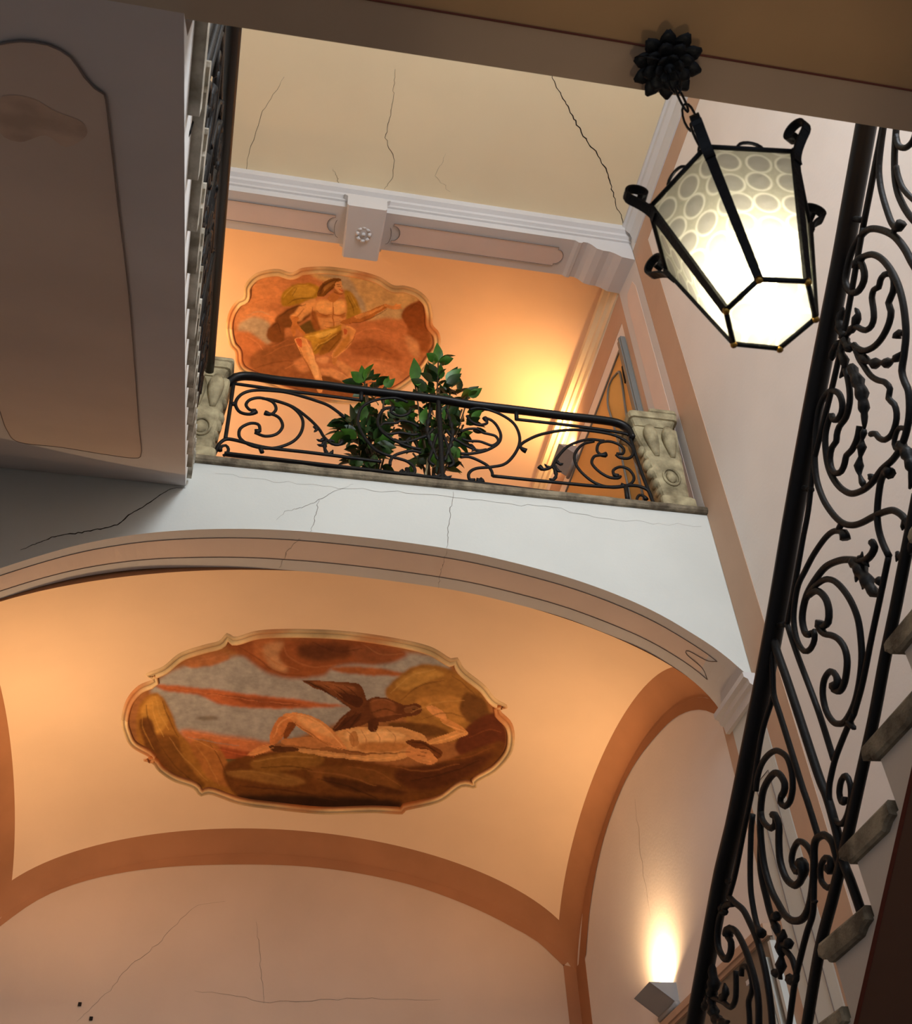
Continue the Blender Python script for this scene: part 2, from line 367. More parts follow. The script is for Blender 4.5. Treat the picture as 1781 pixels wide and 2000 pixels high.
# ------------------------------------------------------------------ upper arch beam (between stairwell and landing)
sx = [(XL, 1.690), (0.488, 1.690), (0.494, 1.684), (0.500, 1.684), (0.503, 1.688), (0.512, 1.688), (0.520, 1.682), (0.528, 1.672), (0.540, 1.668), (0.552, 1.668), (0.562, 1.664), (0.575, 1.655), (XR, 1.652)]
def beam_z(x, t):           # t 0 at the near face, 1 at the far face
    z = np.interp(x, [p[0] for p in sx], [p[1] for p in sx]); return z + 0.018 * t
g = G(); xs = sorted(set([p[0] for p in sx] + list(np.linspace(XL, 0.48, 12))))
g.grid([[(x, Y0, 1.72) for x in xs], [(x, Y0, beam_z(x, 0)) for x in xs]])
g.grid([[(x, Y0, beam_z(x, 0)) for x in xs], [(x, Y1, beam_z(x, 1)) for x in xs]])
g.grid([[(x, Y1, beam_z(x, 1)) for x in xs], [(x, Y1, 1.95) for x in xs]]); g.grid([[(x, Y0, 1.95) for x in xs], [(x, Y0, 1.72) for x in xs]])
beam = struct('trim_3', g, MT['grey'], label='grey beam over the balustrade opening with dusty pink panels')
def soffit_panel(x0, x1, cutl, cutr):
    a, b = 0.24, 0.76; yy = lambda t: Y0 + (Y1 - Y0) * t; pts = []
    def arc(xc, sgn, up):
        out = []
        for k in range(9):
            th = math.pi * (k / 8 - 0.5) * (1 if up else -1); out.append((xc + sgn * 0.012 * math.cos(th), 0.5 + 0.19 * math.sin(th)))
        return out
    L_ = [(x0, a), (x1, a)] + [(x1 + (0.014 if cutr > 0 else -0.014) * math.cos(th), 0.5 + 0.2 * math.sin(th)) for th in np.linspace(-math.pi / 2, math.pi / 2, 9)] + [(x1, b), (x0, b)] + [(x0 + (0.014 if cutl > 0 else -0.014) * math.cos(th), 0.5 + 0.2 * math.sin(th)) for th in np.linspace(math.pi / 2, -math.pi / 2, 9)]
    ring = [(x, yy(t), beam_z(x, t) - 0.0015) for x, t in L_]
    g = G(); g.add(ring, [tuple(range(len(ring)))]); o = link('soffit_panel', g, MT['pinkp'], beam)
    g = G(); tube(g, [(p[0], p[1], p[2] - .0004) for p in ring], 0.0005, (0, 0, 1), n=4, closed=True); link('panel_line', g, MT['line'], beam)
soffit_panel(-0.40, 0.038, -1, -1); soffit_panel(0.146, 0.462, 1, 1)
# keystone console with a carved rosette
c = thing('keystone_console', 'square grey plaster console with a carved rosette at mid beam', 'console', W(0.092, 1.05, 1.69))
g = G(); ring0 = [(0.056, .985), (0.128, .985), (0.126, 1.105), (0.058, 1.105)]
prof = [(-0.006, 1.712), (-0.006, 1.708), (0.0, 1.704), (0.0, 1.676), (0.003, 1.672)]
R_ = []
for off, z in prof: R_.append([(x + (-off if i in (1, 2) else off) * 1, y, z + (0.017 if y > 1.05 else 0)) for i, (x, y) in enumerate(ring0)])
for i in range(len(R_) - 1):
    for k in range(4): g.add([R_[i][k], R_[i][(k + 1) % 4], R_[i + 1][(k + 1) % 4], R_[i + 1][k]], [(0, 1, 2, 3)])
g.add(R_[-1], [(0, 1, 2, 3)]); g.add(R_[0], [(3, 2, 1, 0)]); blk = fixn(link('block', g, MT['grey'], c))
g = G()
for k in range(8):
    a = k * math.pi / 4; g2 = []; cx, cy = 0.092 + 0.011 * math.cos(a), 1.045 + 0.014 * math.sin(a)
    tube(g, [(cx - .004 * math.sin(a), cy + .004 * math.cos(a), 1.6798), (cx, cy, 1.6788), (cx + .004 * math.sin(a), cy - .004 * math.cos(a), 1.6798)], 0.0032, (0, 0, 1), n=6, flat=.5)
tube(g, [(0.092, 1.045, 1.680), (0.092, 1.045, 1.6768)], 0.004, (1, 0, 0), n=8); link('rosette', g, MT['grey'], blk, True)
for sx_ in (0.046, 0.136):
    g = G(); tube(g, [(sx_ + (0.008 if sx_ < .09 else -.006) * math.cos(a) - (0 if sx_ < .09 else 0), 1.05 + .02 * math.sin(a), beam_z(sx_, .5) - .002) for a in np.linspace(math.pi / 2, 3 * math.pi / 2, 9)] if sx_ < .09 else [(sx_ + .008 * math.cos(a), 1.05 + .02 * math.sin(a), beam_z(sx_, .5) - .002) for a in np.linspace(-math.pi / 2, math.pi / 2, 9)], 0.0005, (0, 0, 1), n=4); link('panel_line', g, MT['line'], beam)

# ------------------------------------------------------------------ spandrel wall over the lower arch, and the arch soffit
outp = [(0, 1110), (75, 1086), (150, 1065), (225, 1050), (300, 1040), (390, 1034), (480, 1033), (565, 1036), (650, 1043), (775, 1057), (900, 1076), (1000, 1098), (1100, 1125), (1180, 1152), (1250, 1181), (1305, 1209), (1350, 1236), (1388, 1260), (1420, 1284), (1445, 1306), (1463, 1325)]
innp = [(0, 1170), (75, 1147), (150, 1129), (225, 1117), (300, 1110), (390, 1108), (480, 1109), (565, 1114), (650, 1121), (775, 1136), (900, 1155), (1000, 1178), (1100, 1206), (1200, 1244), (1255, 1268), (1300, 1293), (1338, 1318), (1370, 1345), (1396, 1373), (1414, 1402)]
O = [tuple(onY(x, y, Y0)) for x, y in outp]; I = [tuple(onY(x, y, Y1)) for x, y in innp]
O = [(XL, Y0, 0.690), (-0.405, Y0, 0.725), (-0.365, Y0, 0.762)] + spline(O, 0.02); I = [(XL, Y1, 0.712), (-0.408, Y1, 0.755), (-0.37, Y1, 0.792)] + spline(I, 0.02)
O[-1] = (XR, Y0, 0.714); I[-1] = (XR, Y1, 0.712)
O = resample(O, 90); I = resample(I, 90)
g = G()
top = [(x, Y0, 0.9962) for x in O[:, 0]]
g.grid([[tuple(p) for p in O], top]); g.grid([[(p[0], Y0 + 0.012, 0.9965) for p in O], [(p[0], Y0, 0.9965) for p in O]])
sp = struct('wall_spandrel', g, MT['white'], label='bright white plaster wall between the balustrade and the lower arch')
ya = lambda x, y: onY(x, y, Y0 - 0.0003)
crack([(622, 975), (618, 1005), (606, 1038)], ya, sp, r=0.0005); crack([(690, 945), (640, 965), (600, 988), (560, 998), (540, 1015)], ya, sp, r=0.0004)
crack([(885, 960), (878, 1010), (872, 1070)], ya, sp, r=0.0006); crack([(420, 925), (520, 938), (640, 950), (760, 960), (860, 968), (980, 985), (1080, 990), (1140, 1005), (1230, 1018), (1370, 1028)], ya, sp, r=0.0003, amp=3)
crack([(362, 953), (335, 953), (312, 968), (280, 990), (255, 1003), (228, 1026), (160, 1040), (110, 1046), (60, 1066), (40, 1074)], ya, sp, 'crackd', r=0.0013, amp=1.2)
# soffit of the arch: grey borders and a pink panel between fine lines
g = G(); fr = [0, 0.22, 0.72, 1.0]
def sofp(i, t): return tuple(lerp(O[i], I[i], t))
Rr_ = [[sofp(i, t) for i in range(90)] for t in fr]
pk = 84
g.grid(Rr_, mfun=lambda a, b: 1 if (a == 1 and b < pk) else 0)
lowarch = struct('trim_4', g, [MT['grey'], MT['pinkp']], smooth=False, label='curved underside of the lower arch with a pink panel between grey borders')
for t in (0.22, 0.72):
    g = G(); tube(g, [np.array(sofp(i, t)) - np.array([0, 0, .0006]) for i in range(0, pk + 2)], 0.00055, (0, 1, 0), n=4); link('panel_line', g, MT['line'], lowarch)
g = G(); tube(g, spline([np.array(p) - np.array([0, 0, .0006]) for p in (sofp(pk + 1, .22), sofp(pk, .36), sofp(pk - 2, .42), sofp(pk - 2, .52), sofp(pk, .58), sofp(pk + 1, .72))], 0.004), 0.00055, FX, n=4); link('panel_line', g, MT['line'], lowarch)
crack([(606, 1040), (575, 1060), (560, 1078), (545, 1108)], lambda x, y: onY(x, y, Y0 + 0.09 * min(1, max(0, (y - 1038) / 75))) - np.array([0, 0, .0005]), lowarch, r=0.0006)
crack([(872, 1074), (862, 1110), (856, 1148)], lambda x, y: onY(x, y, Y0 + 0.09 * min(1, max(0, (y - 1074) / 78))) - np.array([0, 0, .0005]), lowarch, r=0.0006)
# springer moulding under the soffit, on the right pier
profile_y('trim_5', [(XR, 0.690), (0.594, 0.690), (0.593, 0.700), (0.589, 0.703), (0.588, 0.709), (0.583, 0.712), (0.583, 0.719), (XR, 0.719)], 0.992, 1.092, MT['grey'], label='small grey moulding where the lower arch springs from the right pier')

# landing wall cornice (right wall of the upper landing)
def zcor(y): return 1.672 + 0.03 * (y - Y1)
g = G(); pr = [(XR, 0), (0.596, 0), (0.594, .012), (0.588, .016), (0.587, .024), (0.579, .030), (0.578, .040), (XR, .042)]
P = [[(x, y, zcor(y) + z) for x, z in pr] for y in (Y1, Y2)]; g.grid(P); fixn(struct('trim_6', g, MT['cream'], label='glowing cream cornice along the right wall of the upper landing'))

# ------------------------------------------------------------------ landing overhead (near), carrying the lantern
zb = 0.467
eg = [onZ(x, y, zb) for x, y in ((-300, -50), (0, -5), (370, 28), (800, 85), (1230, 150), (1781, 240), (2100, 292))]
rl = [onZ(x, y, zb) for x, y in ((-300, -160), (300, -68), (780, 0), (1340, 92), (1781, 165), (2100, 218))]
e0 = (XL, np.interp(XL, [p[0] for p in eg], [p[1] for p in eg])); e1 = (XR, np.interp(XR, [p[0] for p in eg], [p[1] for p in eg]))
r0 = (XL, np.interp(XL, [p[0] for p in rl], [p[1] for p in rl])); r1 = (XR, np.interp(XR, [p[0] for p in rl], [p[1] for p in rl]))
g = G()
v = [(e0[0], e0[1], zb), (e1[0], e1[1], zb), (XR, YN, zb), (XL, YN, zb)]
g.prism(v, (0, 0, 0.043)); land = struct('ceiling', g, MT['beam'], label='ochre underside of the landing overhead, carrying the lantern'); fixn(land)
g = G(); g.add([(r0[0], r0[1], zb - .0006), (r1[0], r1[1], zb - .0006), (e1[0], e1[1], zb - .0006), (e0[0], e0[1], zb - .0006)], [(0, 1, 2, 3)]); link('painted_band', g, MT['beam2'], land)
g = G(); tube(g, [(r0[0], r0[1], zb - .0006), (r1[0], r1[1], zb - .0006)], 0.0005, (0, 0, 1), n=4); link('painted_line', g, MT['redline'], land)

# ------------------------------------------------------------------ stair flights
def xedge(y): return -0.046 - 0.085 * y
stL = thing('stair_flight', 'left stair flight seen from below, grey soffit with a beige panel and white edge', 'staircase', W(-0.25, 0.9, 0.95), 'stair flights')
nl = 15; run, rise = 0.056, 0.0346
nose = [(0.985 - run * k, 1.0 - rise * k) for k in range(nl)]
prof = [(0.9985, 0.996)]
for k in range(nl):
    y, z = nose[k]; prof += [(y + 0.006, z - 0.008), (y + 0.006, z - rise - 0.008)]
prof += [(0.188, 0.335 + 0.617 * 0.188), (0.9985, 0.951)]
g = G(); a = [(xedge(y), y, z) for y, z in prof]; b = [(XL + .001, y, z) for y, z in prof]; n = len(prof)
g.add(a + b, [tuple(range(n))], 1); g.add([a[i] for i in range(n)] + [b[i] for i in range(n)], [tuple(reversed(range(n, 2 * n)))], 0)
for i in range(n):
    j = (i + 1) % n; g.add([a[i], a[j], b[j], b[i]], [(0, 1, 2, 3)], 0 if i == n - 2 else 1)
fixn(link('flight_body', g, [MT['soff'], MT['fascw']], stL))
def sofl(x, y): return (x, y, 0.335 + 0.617 * y - 0.0012)
def sofpx(px, py):
    d = ray(px, py); y = 0.335 / (d[2] / d[1] - 0.617); p = d / d[1] * y; return p - np.array([0, 0, 0.0012])
pan = spline([sofpx(*p) for p in ((0, 800), (14, 838), (38, 862), (120, 872), (200, 885), (262, 893), (276, 884), (272, 830), (255, 600), (232, 400), (214, 240), (205, 182), (186, 170), (166, 148), (140, 110), (95, 85), (40, 78), (0, 84))], 0.01)
pan = [p for p in pan if p[0] > XL + .002]
ring = [tuple(p) for p in pan] + [tuple(sofl(-0.42, pan[-1][1])), tuple(sofl(-0.42, pan[0][1]))]
g = G(); g.add(ring, [tuple(range(len(ring)))]); link('soffit_panel', g, MT['soffp'], stL)
g = G(); tube(g, [p - np.array([0, 0, .0003]) for p in pan], 0.0005, (0, 0, 1), n=4); link('panel_line', g, MT['line'], stL)
g = G(); st = spline([sofpx(*p) + np.array([0, 0, -.0002]) for p in ((0, 190), (60, 188), (110, 215), (160, 235), (170, 262), (130, 285), (90, 262), (40, 275), (0, 255))], 0.004, True); g.add([tuple(p) for p in st], [tuple(range(len(st)))]); link('damp_stain', g, MT['stain'], stL)
for k in range(nl):
    y, z = nose[k]; y1 = y + run + 0.004 if k else 0.9915
    pr = [(y1, z), (y - .004, z), (y - .0062, z - .0015), (y - .007, z - .0045), (y - .0055, z - .008), (y - .002, z - .0095), (y + .004, z - .0095), (y + .006, z - .013), (y + .008, z - .013), (y1, z - .0095)]
    g = G(); a = [(xedge(q[0]) + 0.006, q[0], q[1]) for q in pr]; b = [(XL + .001, q[0], q[1]) for q in pr]; n = len(pr)
    g.add(a + b, [tuple(range(n)), tuple(reversed(range(n, 2 * n)))]);
    for i in range(n): j = (i + 1) % n; g.add([a[i], a[j], b[j], b[i]], [(0, 1, 2, 3)])
    fixn(link('step', g, MT['stone_lit'], stL))
stR = thing('stair_flight', 'right stair flight with weathered stone steps rising behind the iron railing', 'staircase', W(0.48, 0.85, 0.0), 'stair flights')
XS = 0.3505; run2, rise2 = 0.0535, 0.0378
noseR = [(0.433 + run2 * k, 0.336 - rise2 * k) for k in range(-4, 9)]
prof = [(0.204, 0.49)]
for y, z in noseR: prof += [(y - 0.012, z - 0.002), (y - 0.012, z - rise2 - 0.002)]
prof += [(noseR[-1][0] - .012, 0.001), (0.826, 0.001), (0.204, 0.588 - 0.71 * 0.204)]
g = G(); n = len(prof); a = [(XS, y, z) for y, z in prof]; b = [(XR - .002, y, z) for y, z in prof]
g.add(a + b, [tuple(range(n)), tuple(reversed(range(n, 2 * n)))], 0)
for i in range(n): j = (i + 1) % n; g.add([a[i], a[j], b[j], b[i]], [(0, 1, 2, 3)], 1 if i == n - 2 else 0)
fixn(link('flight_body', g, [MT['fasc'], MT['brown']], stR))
g = G(); tube(g, [(XS - .0004, 0.204, 0.588 - 0.71 * 0.204 + .001), (XS - .0004, 0.82, .006)], 0.0016, FX, n=4); link('painted_line', g, MT['redline'], stR)
rs = random.Random(9)
for y, z in noseR:
    y1 = y - run2 - 0.010; j = lambda: rs.uniform(-.0007, .0007)
    pr = [(y1, z + .005), (y - .004, z + .005), (y - .0008 + j(), z + .0035), (y + j(), z), (y - .001 + j(), z - .0025), (y - .004, z - .0042), (y - .008, z - .0045), (y - .009, z - .0075), (y - .012, z - .0082), (y1 + .012, z - .0082), (y1 + .006, z - .0045), (y1, z - .004)]
    g = G(); X0 = 0.3465; n = len(pr); secs = []
    for t, xx in enumerate((X0, X0 + .0012, X0 + .02, X0 + .08, XR - .002)):
        sh = 0.0016 if t == 0 else 0; cy = (y + y1) / 2; cz = z - .001
        secs.append([(xx, q[0] + (sh if q[0] < cy else -sh) + (j() if 0 < t < 4 else 0), q[1] + (sh if q[1] < cz else -sh) + (j() if 0 < t < 4 else 0)) for q in pr])
    for t in range(4):
        for i in range(n): k = (i + 1) % n; g.add([secs[t][i], secs[t][k], secs[t + 1][k], secs[t + 1][i]], [(0, 1, 2, 3)])
    g.add(secs[0], [tuple(range(n))]); g.add(secs[-1], [tuple(reversed(range(n)))]); fixn(link('step', g, MT['stone'], stR))

# ------------------------------------------------------------------ coping stone under the far balustrade
g = G(); xs = np.linspace(-0.133, 0.5995, 40); rr = random.Random(2)
pr = [(1.06, 0.9965), (0.9955, 0.9965), (0.9925, 0.999), (0.992, 1.004), (0.995, 1.0085), (1.06, 1.0085)]
P = [[(x, y + (rr.uniform(-.0006, .0006) if y < 1.02 else 0), z + rr.uniform(-.0005, .0005)) for y, z in pr] for x in xs]
g.grid(P); g.add(P[0], [tuple(range(6))]); g.add(P[-1], [tuple(reversed(range(6)))])
o = fixn(link('coping_stone', g, MT['stone'])); o['label'] = 'long worn stone coping under the far iron balustrade'; o['category'] = 'coping'

# ------------------------------------------------------------------ iron railings
# Every bar is listed by its course in the railing's own plane: kind, half width, ball ends (1 first, 2 last), points.
RR = [
 ('scroll', 6, 2, [(1727.7,235),(1721,280),(1716.5,325),(1718,355),(1724,385),(1737.5,427),(1746.5,442),(1755.5,443.5),(1761,435)]),
 ('scroll', 6.5, 0, [(1751,236),(1746.5,310),(1749.5,362.5),(1763,400),(1784,430),(1812,452)]),
 ('scroll', 6, 0, [(1749,262),(1752.5,280),(1758,287),(1767,289),(1778,282),(1786,268),(1790,250)]),
 ('scroll', 5.5, 0, [(1750,325),(1754,344.5),(1763,367),(1782,388),(1806,405)]),
 ('scroll', 6.5, 0, [(1812,585),(1800,545),(1781,512.5),(1767.5,487),(1749.5,464.5),(1730,452),(1707.5,446.5),(1690,452),(1674,471),(1664,490),(1657,512),(1652,535),(1651,550),(1655,563),(1664.5,572),(1678,567),(1687,549),(1688,531),(1683,516),(1678,512)]),
 ('scroll', 7, 1, [(1675,522),(1675,514),(1683,503),(1700.5,497),(1720,504),(1738,525),(1753,555),(1763,592),(1768,630),(1768.7,660),(1765,695),(1761,725),(1766,745),(1774,765),(1776,803),(1771,838),(1760,872),(1743,898),(1721,918),(1705,940),(1686,957),(1664,964),(1645,956),(1629,937),(1618,912),(1612.8,882),(1612,850),(1616.8,827),(1623,809)]),
 ('scroll', 6, 0, [(1624,810),(1626,818),(1635,820),(1643.6,806),(1645,787),(1639,770),(1625,763),(1611,773),(1600,797),(1594,830),(1592,862),(1591,898),(1593,926),(1598,950),(1610,980),(1629,1007),(1647,1022),(1664,1026),(1683,1020.8),(1710,1006.6),(1729,999),(1745,997),(1761,1006),(1772,1022),(1778,1045)]),
 ('ribbon', 6, 0, [(1740,534),(1726,537),(1719,548),(1716,561),(1706.5,566),(1702.5,582),(1705,600),(1706.5,620),(1702,636),(1691.5,645),(1680,642),(1670,638),(1658,649),(1650,657)]),
 ('ribbon', 6.5, 0, [(1740,534),(1745.5,548),(1744,570),(1735,592),(1740,608),(1736.5,630),(1724.5,656),(1708,676),(1690,685),(1675,681),(1667,673)]),
 ('garland', 8, 0, [(1670,680),(1676,690),(1687,701),(1698,707),(1708,710),(1720,708),(1732,709),(1742,705),(1750,700),(1761,688)]),
 ('scroll', 5, 2, [(1766,652),(1757,650),(1752,654),(1751,661)]),
 ('leaf', 7, 0, [(1658,648),(1668,638),(1673,622),(1676,612),(1670,602)]),
 ('leaf', 9, 0, [(1650,662),(1644,645),(1640,625),(1646,605),(1647,600)]),
 ('leaf', 8, 0, [(1648,660),(1655,675),(1663,684),(1660,686)]),
 ('leaf', 7, 0, [(1642,668),(1630,680),(1624,700),(1626,704)]),
 ('leaf', 7, 0, [(1646,668),(1643,690),(1649,705),(1648,725),(1640,738)]),
 ('ribbon', 6, 0, [(1670,680),(1676,698),(1685,712),(1699,732),(1714,742.5),(1729,747),(1738,760),(1735,778),(1746,789),(1751,808),(1749,828),(1741.4,848),(1729,859),(1717,856),(1710,847),(1700,848)]),
 ('ribbon', 6, 0, [(1650,722),(1655,737),(1659,762),(1659,787),(1652,815),(1639,833),(1634,850),(1633,862),(1624.6,874),(1620.7,895),(1624,916),(1632.5,924.6),(1643.6,920),(1650,904),(1653,890),(1664,879),(1674,857),(1679,832)]),
 ('leaf', 10, 0, [(1662,715),(1672,738),(1681,762),(1686,790),(1688,815),(1688,838)]),
 ('garland', 7, 0, [(1688,838),(1685,852),(1683,866),(1682,880),(1680,892),(1677,910),(1679,928),(1687,950)]),
 ('leaf', 6, 0, [(1705,942),(1703,932),(1695,927)]),
 ('ribbon', 5, 0, [(1772,838),(1756,836),(1749,850),(1746,868),(1752,878),(1762,874)]),
 ('leaf', 10, 0, [(1756,866),(1768,880),(1775,895),(1781,920),(1780,945),(1776,955)]),
 ('scroll', 6.5, 1, [(1739,926),(1732,921),(1724,930),(1719,945),(1714.6,977),(1713,1008),(1716,1036),(1724,1062),(1736,1087)]),
 ('garland', 7, 0, [(1775,1010),(1781,1030),(1784,1055),(1776,1080),(1762,1087),(1750,1085)]),
 ('leaf', 6, 0, [(1773,1012),(1765,1022),(1762,1036)]),
 ('leaf', 5, 0, [(1752,1078),(1755,1087),(1750,1097)]),
 ('lower_bar', 6, 0, [(1735,1088),(1728,1122),(1718,1170),(1701,1250),(1684,1335),(1668,1393)]),
 ('lower_bar', 6, 0, [(1668,1393),(1656,1418),(1640,1457),(1631,1482),(1624,1510),(1619,1540),(1621,1577),(1630,1601),(1643.5,1609.5),(1654.7,1593),(1662,1558.8),(1660,1530),(1652.5,1515),(1643,1524),(1639,1548),(1643,1566),(1650,1566),(1650,1556)]),
 ('scroll', 5.5, 1, [(1651,1053),(1647.5,1041),(1631,1037),(1613,1049),(1590,1081),(1572,1115),(1559,1142),(1552,1178),(1550,1214),(1557,1252),(1571,1272),(1584,1266),(1590.7,1249),(1590,1233),(1585,1238)]),
 ('scroll', 7, 0, [(1586,1237),(1575,1239),(1568,1220),(1567.5,1196),(1575,1164),(1590,1136),(1613,1107),(1640,1094.5),(1664,1093.6),(1681,1096),(1693,1092),(1703,1082),(1708,1068),(1702,1058)]),
 ('leaf', 11, 0, [(1664,1095),(1676,1108),(1685,1122),(1694,1137),(1701,1151),(1712,1161),(1722,1160)]),
 ('leaf', 6, 0, [(1672,1105),(1675,1120),(1671,1137)]), ('leaf', 6, 0, [(1680,1118),(1689,1135),(1684,1151)]),
 ('leaf', 5, 0, [(1676,1093),(1683,1087),(1684,1077)]), ('leaf', 5, 0, [(1686,1096),(1693,1101),(1697,1107)]),
 ('leaf', 5, 2, [(1724,1137),(1714,1133),(1711,1130)]),
 ('scroll', 7, 0, [(1580,1162),(1590,1154.8),(1601,1156),(1613,1171),(1618.6,1193),(1617,1215),(1608,1223),(1600,1221)]),
 ('scroll', 6.5, 1, [(1603,1213),(1601,1224),(1609.6,1238),(1622,1240.5),(1636,1247),(1648.7,1265),(1654.4,1291.7),(1650,1330),(1640,1350),(1627.6,1347)]),
 ('scroll', 6.5, 1, [(1628,1342),(1636,1335),(1633,1320),(1622,1311),(1610,1326),(1606.6,1355),(1613,1388),(1625.7,1408.5),(1639,1414),(1652.5,1406.6),(1668,1377),(1678,1336),(1683,1288),(1681,1245),(1674.5,1205),(1659,1169),(1637,1141),(1616.8,1131),(1597,1140),(1584,1153),(1574,1170)]),
 ('leaf', 6, 0, [(1655,1408),(1664,1418),(1671,1424)]),
 ('end_bar', 6, 0, [(1537,1219),(1548,1253),(1562,1293),(1585.5,1355),(1602.7,1403),(1628,1484)]),
 ('post', 9, 0, [(1511,1250),(1518,1275),(1536,1326),(1564.5,1412),(1599,1517),(1616,1560),(1634.5,1626),(1647,1683),(1660,1718),(1672,1752),(1684,1788)]),
 ('end_bar', 6, 0, [(1507,1259),(1509,1320),(1511,1357),(1522,1393),(1543,1460),(1566,1535),(1578,1570),(1599,1638)]),
 ('scroll', 6, 0, [(1476,1545),(1479,1520),(1486,1496),(1499,1476),(1516,1466),(1535,1477),(1545,1502),(1548,1528),(1547,1548),(1542,1566),(1533,1575),(1524,1567),(1526,1554)]),
 ('scroll', 7, 0, [(1527,1554),(1531.5,1546),(1532.5,1530),(1524,1514),(1513,1510),(1499,1525),(1489,1550),(1485,1593),(1485.8,1638),(1492.6,1692),(1506,1738),(1519.6,1765),(1533.7,1788),(1552,1799),(1570.8,1791),(1582,1764),(1588,1725),(1590,1690),(1590,1655),(1596,1637),(1611,1631),(1625,1645),(1633,1671),(1640,1700)]),
 ('scroll', 6, 0, [(1590,1690),(1586,1670),(1576,1652),(1561,1643),(1550,1658),(1546,1682),(1553,1702),(1564,1701)]),
 ('scroll', 7, 1, [(1563,1684),(1568,1692),(1568,1706),(1562,1722),(1551,1729),(1536,1716),(1524,1683),(1521,1645),(1521,1610),(1514,1592),(1508,1592)]),
 ('scroll', 6, 0, [(1514,1597),(1514,1609),(1506,1618),(1495,1610),(1488,1598),(1486,1585)]),
 ('scroll', 6, 1, [(1618,1698),(1624,1693),(1622,1680),(1613,1675),(1604,1688),(1601.8,1705),(1605,1723),(1617,1734),(1628,1730)]),
 ('lower_bar', 6, 0, [(1589,1700),(1589,1745),(1587,1785),(1576,1820),(1563,1870),(1552,1919),(1541,2000),(1535,2040)]),
 ('leaf', 5, 2, [(1590,1762),(1596,1760)]),
 ('scroll', 5.5, 2, [(1470,1590),(1467,1620),(1465.6,1660),(1465,1700),(1466.5,1742),(1473,1784),(1480,1812),(1488,1824)]),
 ('scroll', 6.5, 0, [(1486,1640),(1485,1690),(1490,1725),(1496,1750),(1505,1786),(1517,1818)]),
 ('garland', 9, 0, [(1512,1800),(1518,1820),(1524,1840),(1526,1860),(1525,1885),(1523.6,1912)]),
 ('leaf', 6, 2, [(1508,1794),(1516,1789),(1522,1792)]), ('leaf', 6, 2, [(1522,1835),(1530,1827),(1530,1815)]), ('leaf', 6, 2, [(1526,1846),(1539,1844),(1543,1834)]),
 ('leaf', 5, 2, [(1525,1892),(1515,1901),(1510,1893)]),
 ('scroll', 6, 1, [(1542,1912),(1553,1917),(1556,1905),(1552,1888),(1547,1872),(1538,1860),(1528,1850)]),
 ('scroll', 6.5, 0, [(1424,1752),(1434,1762),(1450,1776),(1463,1800),(1478,1834),(1488,1868),(1497,1909),(1504,1955),(1508,2000),(1510,2040)]),
 ('scroll', 6.5, 0, [(1434,1764),(1419,1768),(1407,1788),(1401.5,1818),(1402.5,1848),(1410,1867),(1419,1873.5),(1427,1861),(1427.6,1840),(1421,1828)]),
 ('scroll', 6.5, 1, [(1421,1828),(1423,1817),(1432.6,1815),(1444.4,1831),(1456,1856),(1466,1885),(1475,1918),(1481,1955),(1482,2000),(1482,2040)]),
 ('ribbon', 5.5, 0, [(1448,1906),(1449.5,1889),(1459.6,1889),(1467,1908),(1469,1932),(1462,1955),(1463,1975),(1464,2000),(1463,2030)]),
 ('ribbon', 5.5, 0, [(1437,1896),(1437.5,1925),(1436,1952),(1427,1967),(1412,1957),(1396,1950),(1388,1950)]),
 ('leaf', 7, 0, [(1408,1953),(1417,1940),(1415,1920)]),
 ('leaf', 10, 0, [(1388,1946),(1394,1920),(1391,1898),(1393,1883)]),
 ('leaf', 9, 0, [(1388,1948),(1392,1970),(1398,1990),(1412,1998),(1424,1995)]),
 ('leaf', 7, 0, [(1386,1948),(1377,1962),(1374,1975)]),
 ('leaf', 7, 0, [(1414,1766),(1409,1780),(1421,1780)]),
]
RR_STRAIGHT = [
 ('upper_bar', 7.0, [(1731,200),(1726,235),(1685,445)]), ('upper_bar', 6.5, [(1685,445),(1640,690),(1588,905)]),
 ('upper_bar', 6.0, [(1588,905),(1579,992),(1568,1052),(1553.7,1133),(1537.5,1218)]),
 ('upper_bar', 6.0, [(1511,1357),(1488,1431),(1472,1527),(1454,1615),(1436,1705),(1423,1752)]),
 ('bottom_bar', 10.0, [(1792,965),(1766,1097),(1748.5,1187),(1729,1280),(1706,1403),(1681,1515),(1655,1633),(1627,1750),(1601,1852),(1576,1998),(1568,2045)]),
 ('collar', 6.5, [(1669,428),(1685,430)]), ('collar', 6, [(1569,953),(1586,957)]), ('collar', 6, [(1520,1222),(1538,1218)]), ('collar', 6, [(1420,1722),(1432,1722)]),
 ('collar', 7, [(1742,462),(1748,446)]), ('collar', 7, [(1638,1034),(1645,1020)]),
]
HAND_R = [(1703,180),(1695,226),(1669,370),(1642,520),(1612,672),(1582,828),(1548,1015),(1512,1225),(1470,1440),(1434,1615),(1413,1700),(1385,1848),(1357,1999),(1350,2045)]
XRAIL = 0.356
def bar(parent, name, pts, r, plane, nrm, flat=1.0, ball=0, m='iron', label=None, n=7, kind=None, step=0.004):
    P = spline([plane(*p) for p in pts], step); k = len(P)
    rad = None
    if kind == 'leaf':
        rad = [r * (0.45 + 0.75 * math.sin(math.pi * min(1, (i / (k - 1)) * 0.95 + 0.12)) ** 0.8) * (1 + 0.22 * math.sin(i * 2.1)) for i in range(k)]; rad[-1] = r * 0.25
    elif kind == 'garland':
        rad = [r * (1.0 + 0.45 * math.sin(i * 1.55)) * (0.55 + 0.45 * math.sin(math.pi * (i + .5) / k)) for i in range(k)]
    g = G(); tube(g, P, r, nrm, n=n, rad=rad, flat=flat, ball=ball)
    o = link(name, g, MT[m], parent, True)
    if label: o['label'] = label
    return o
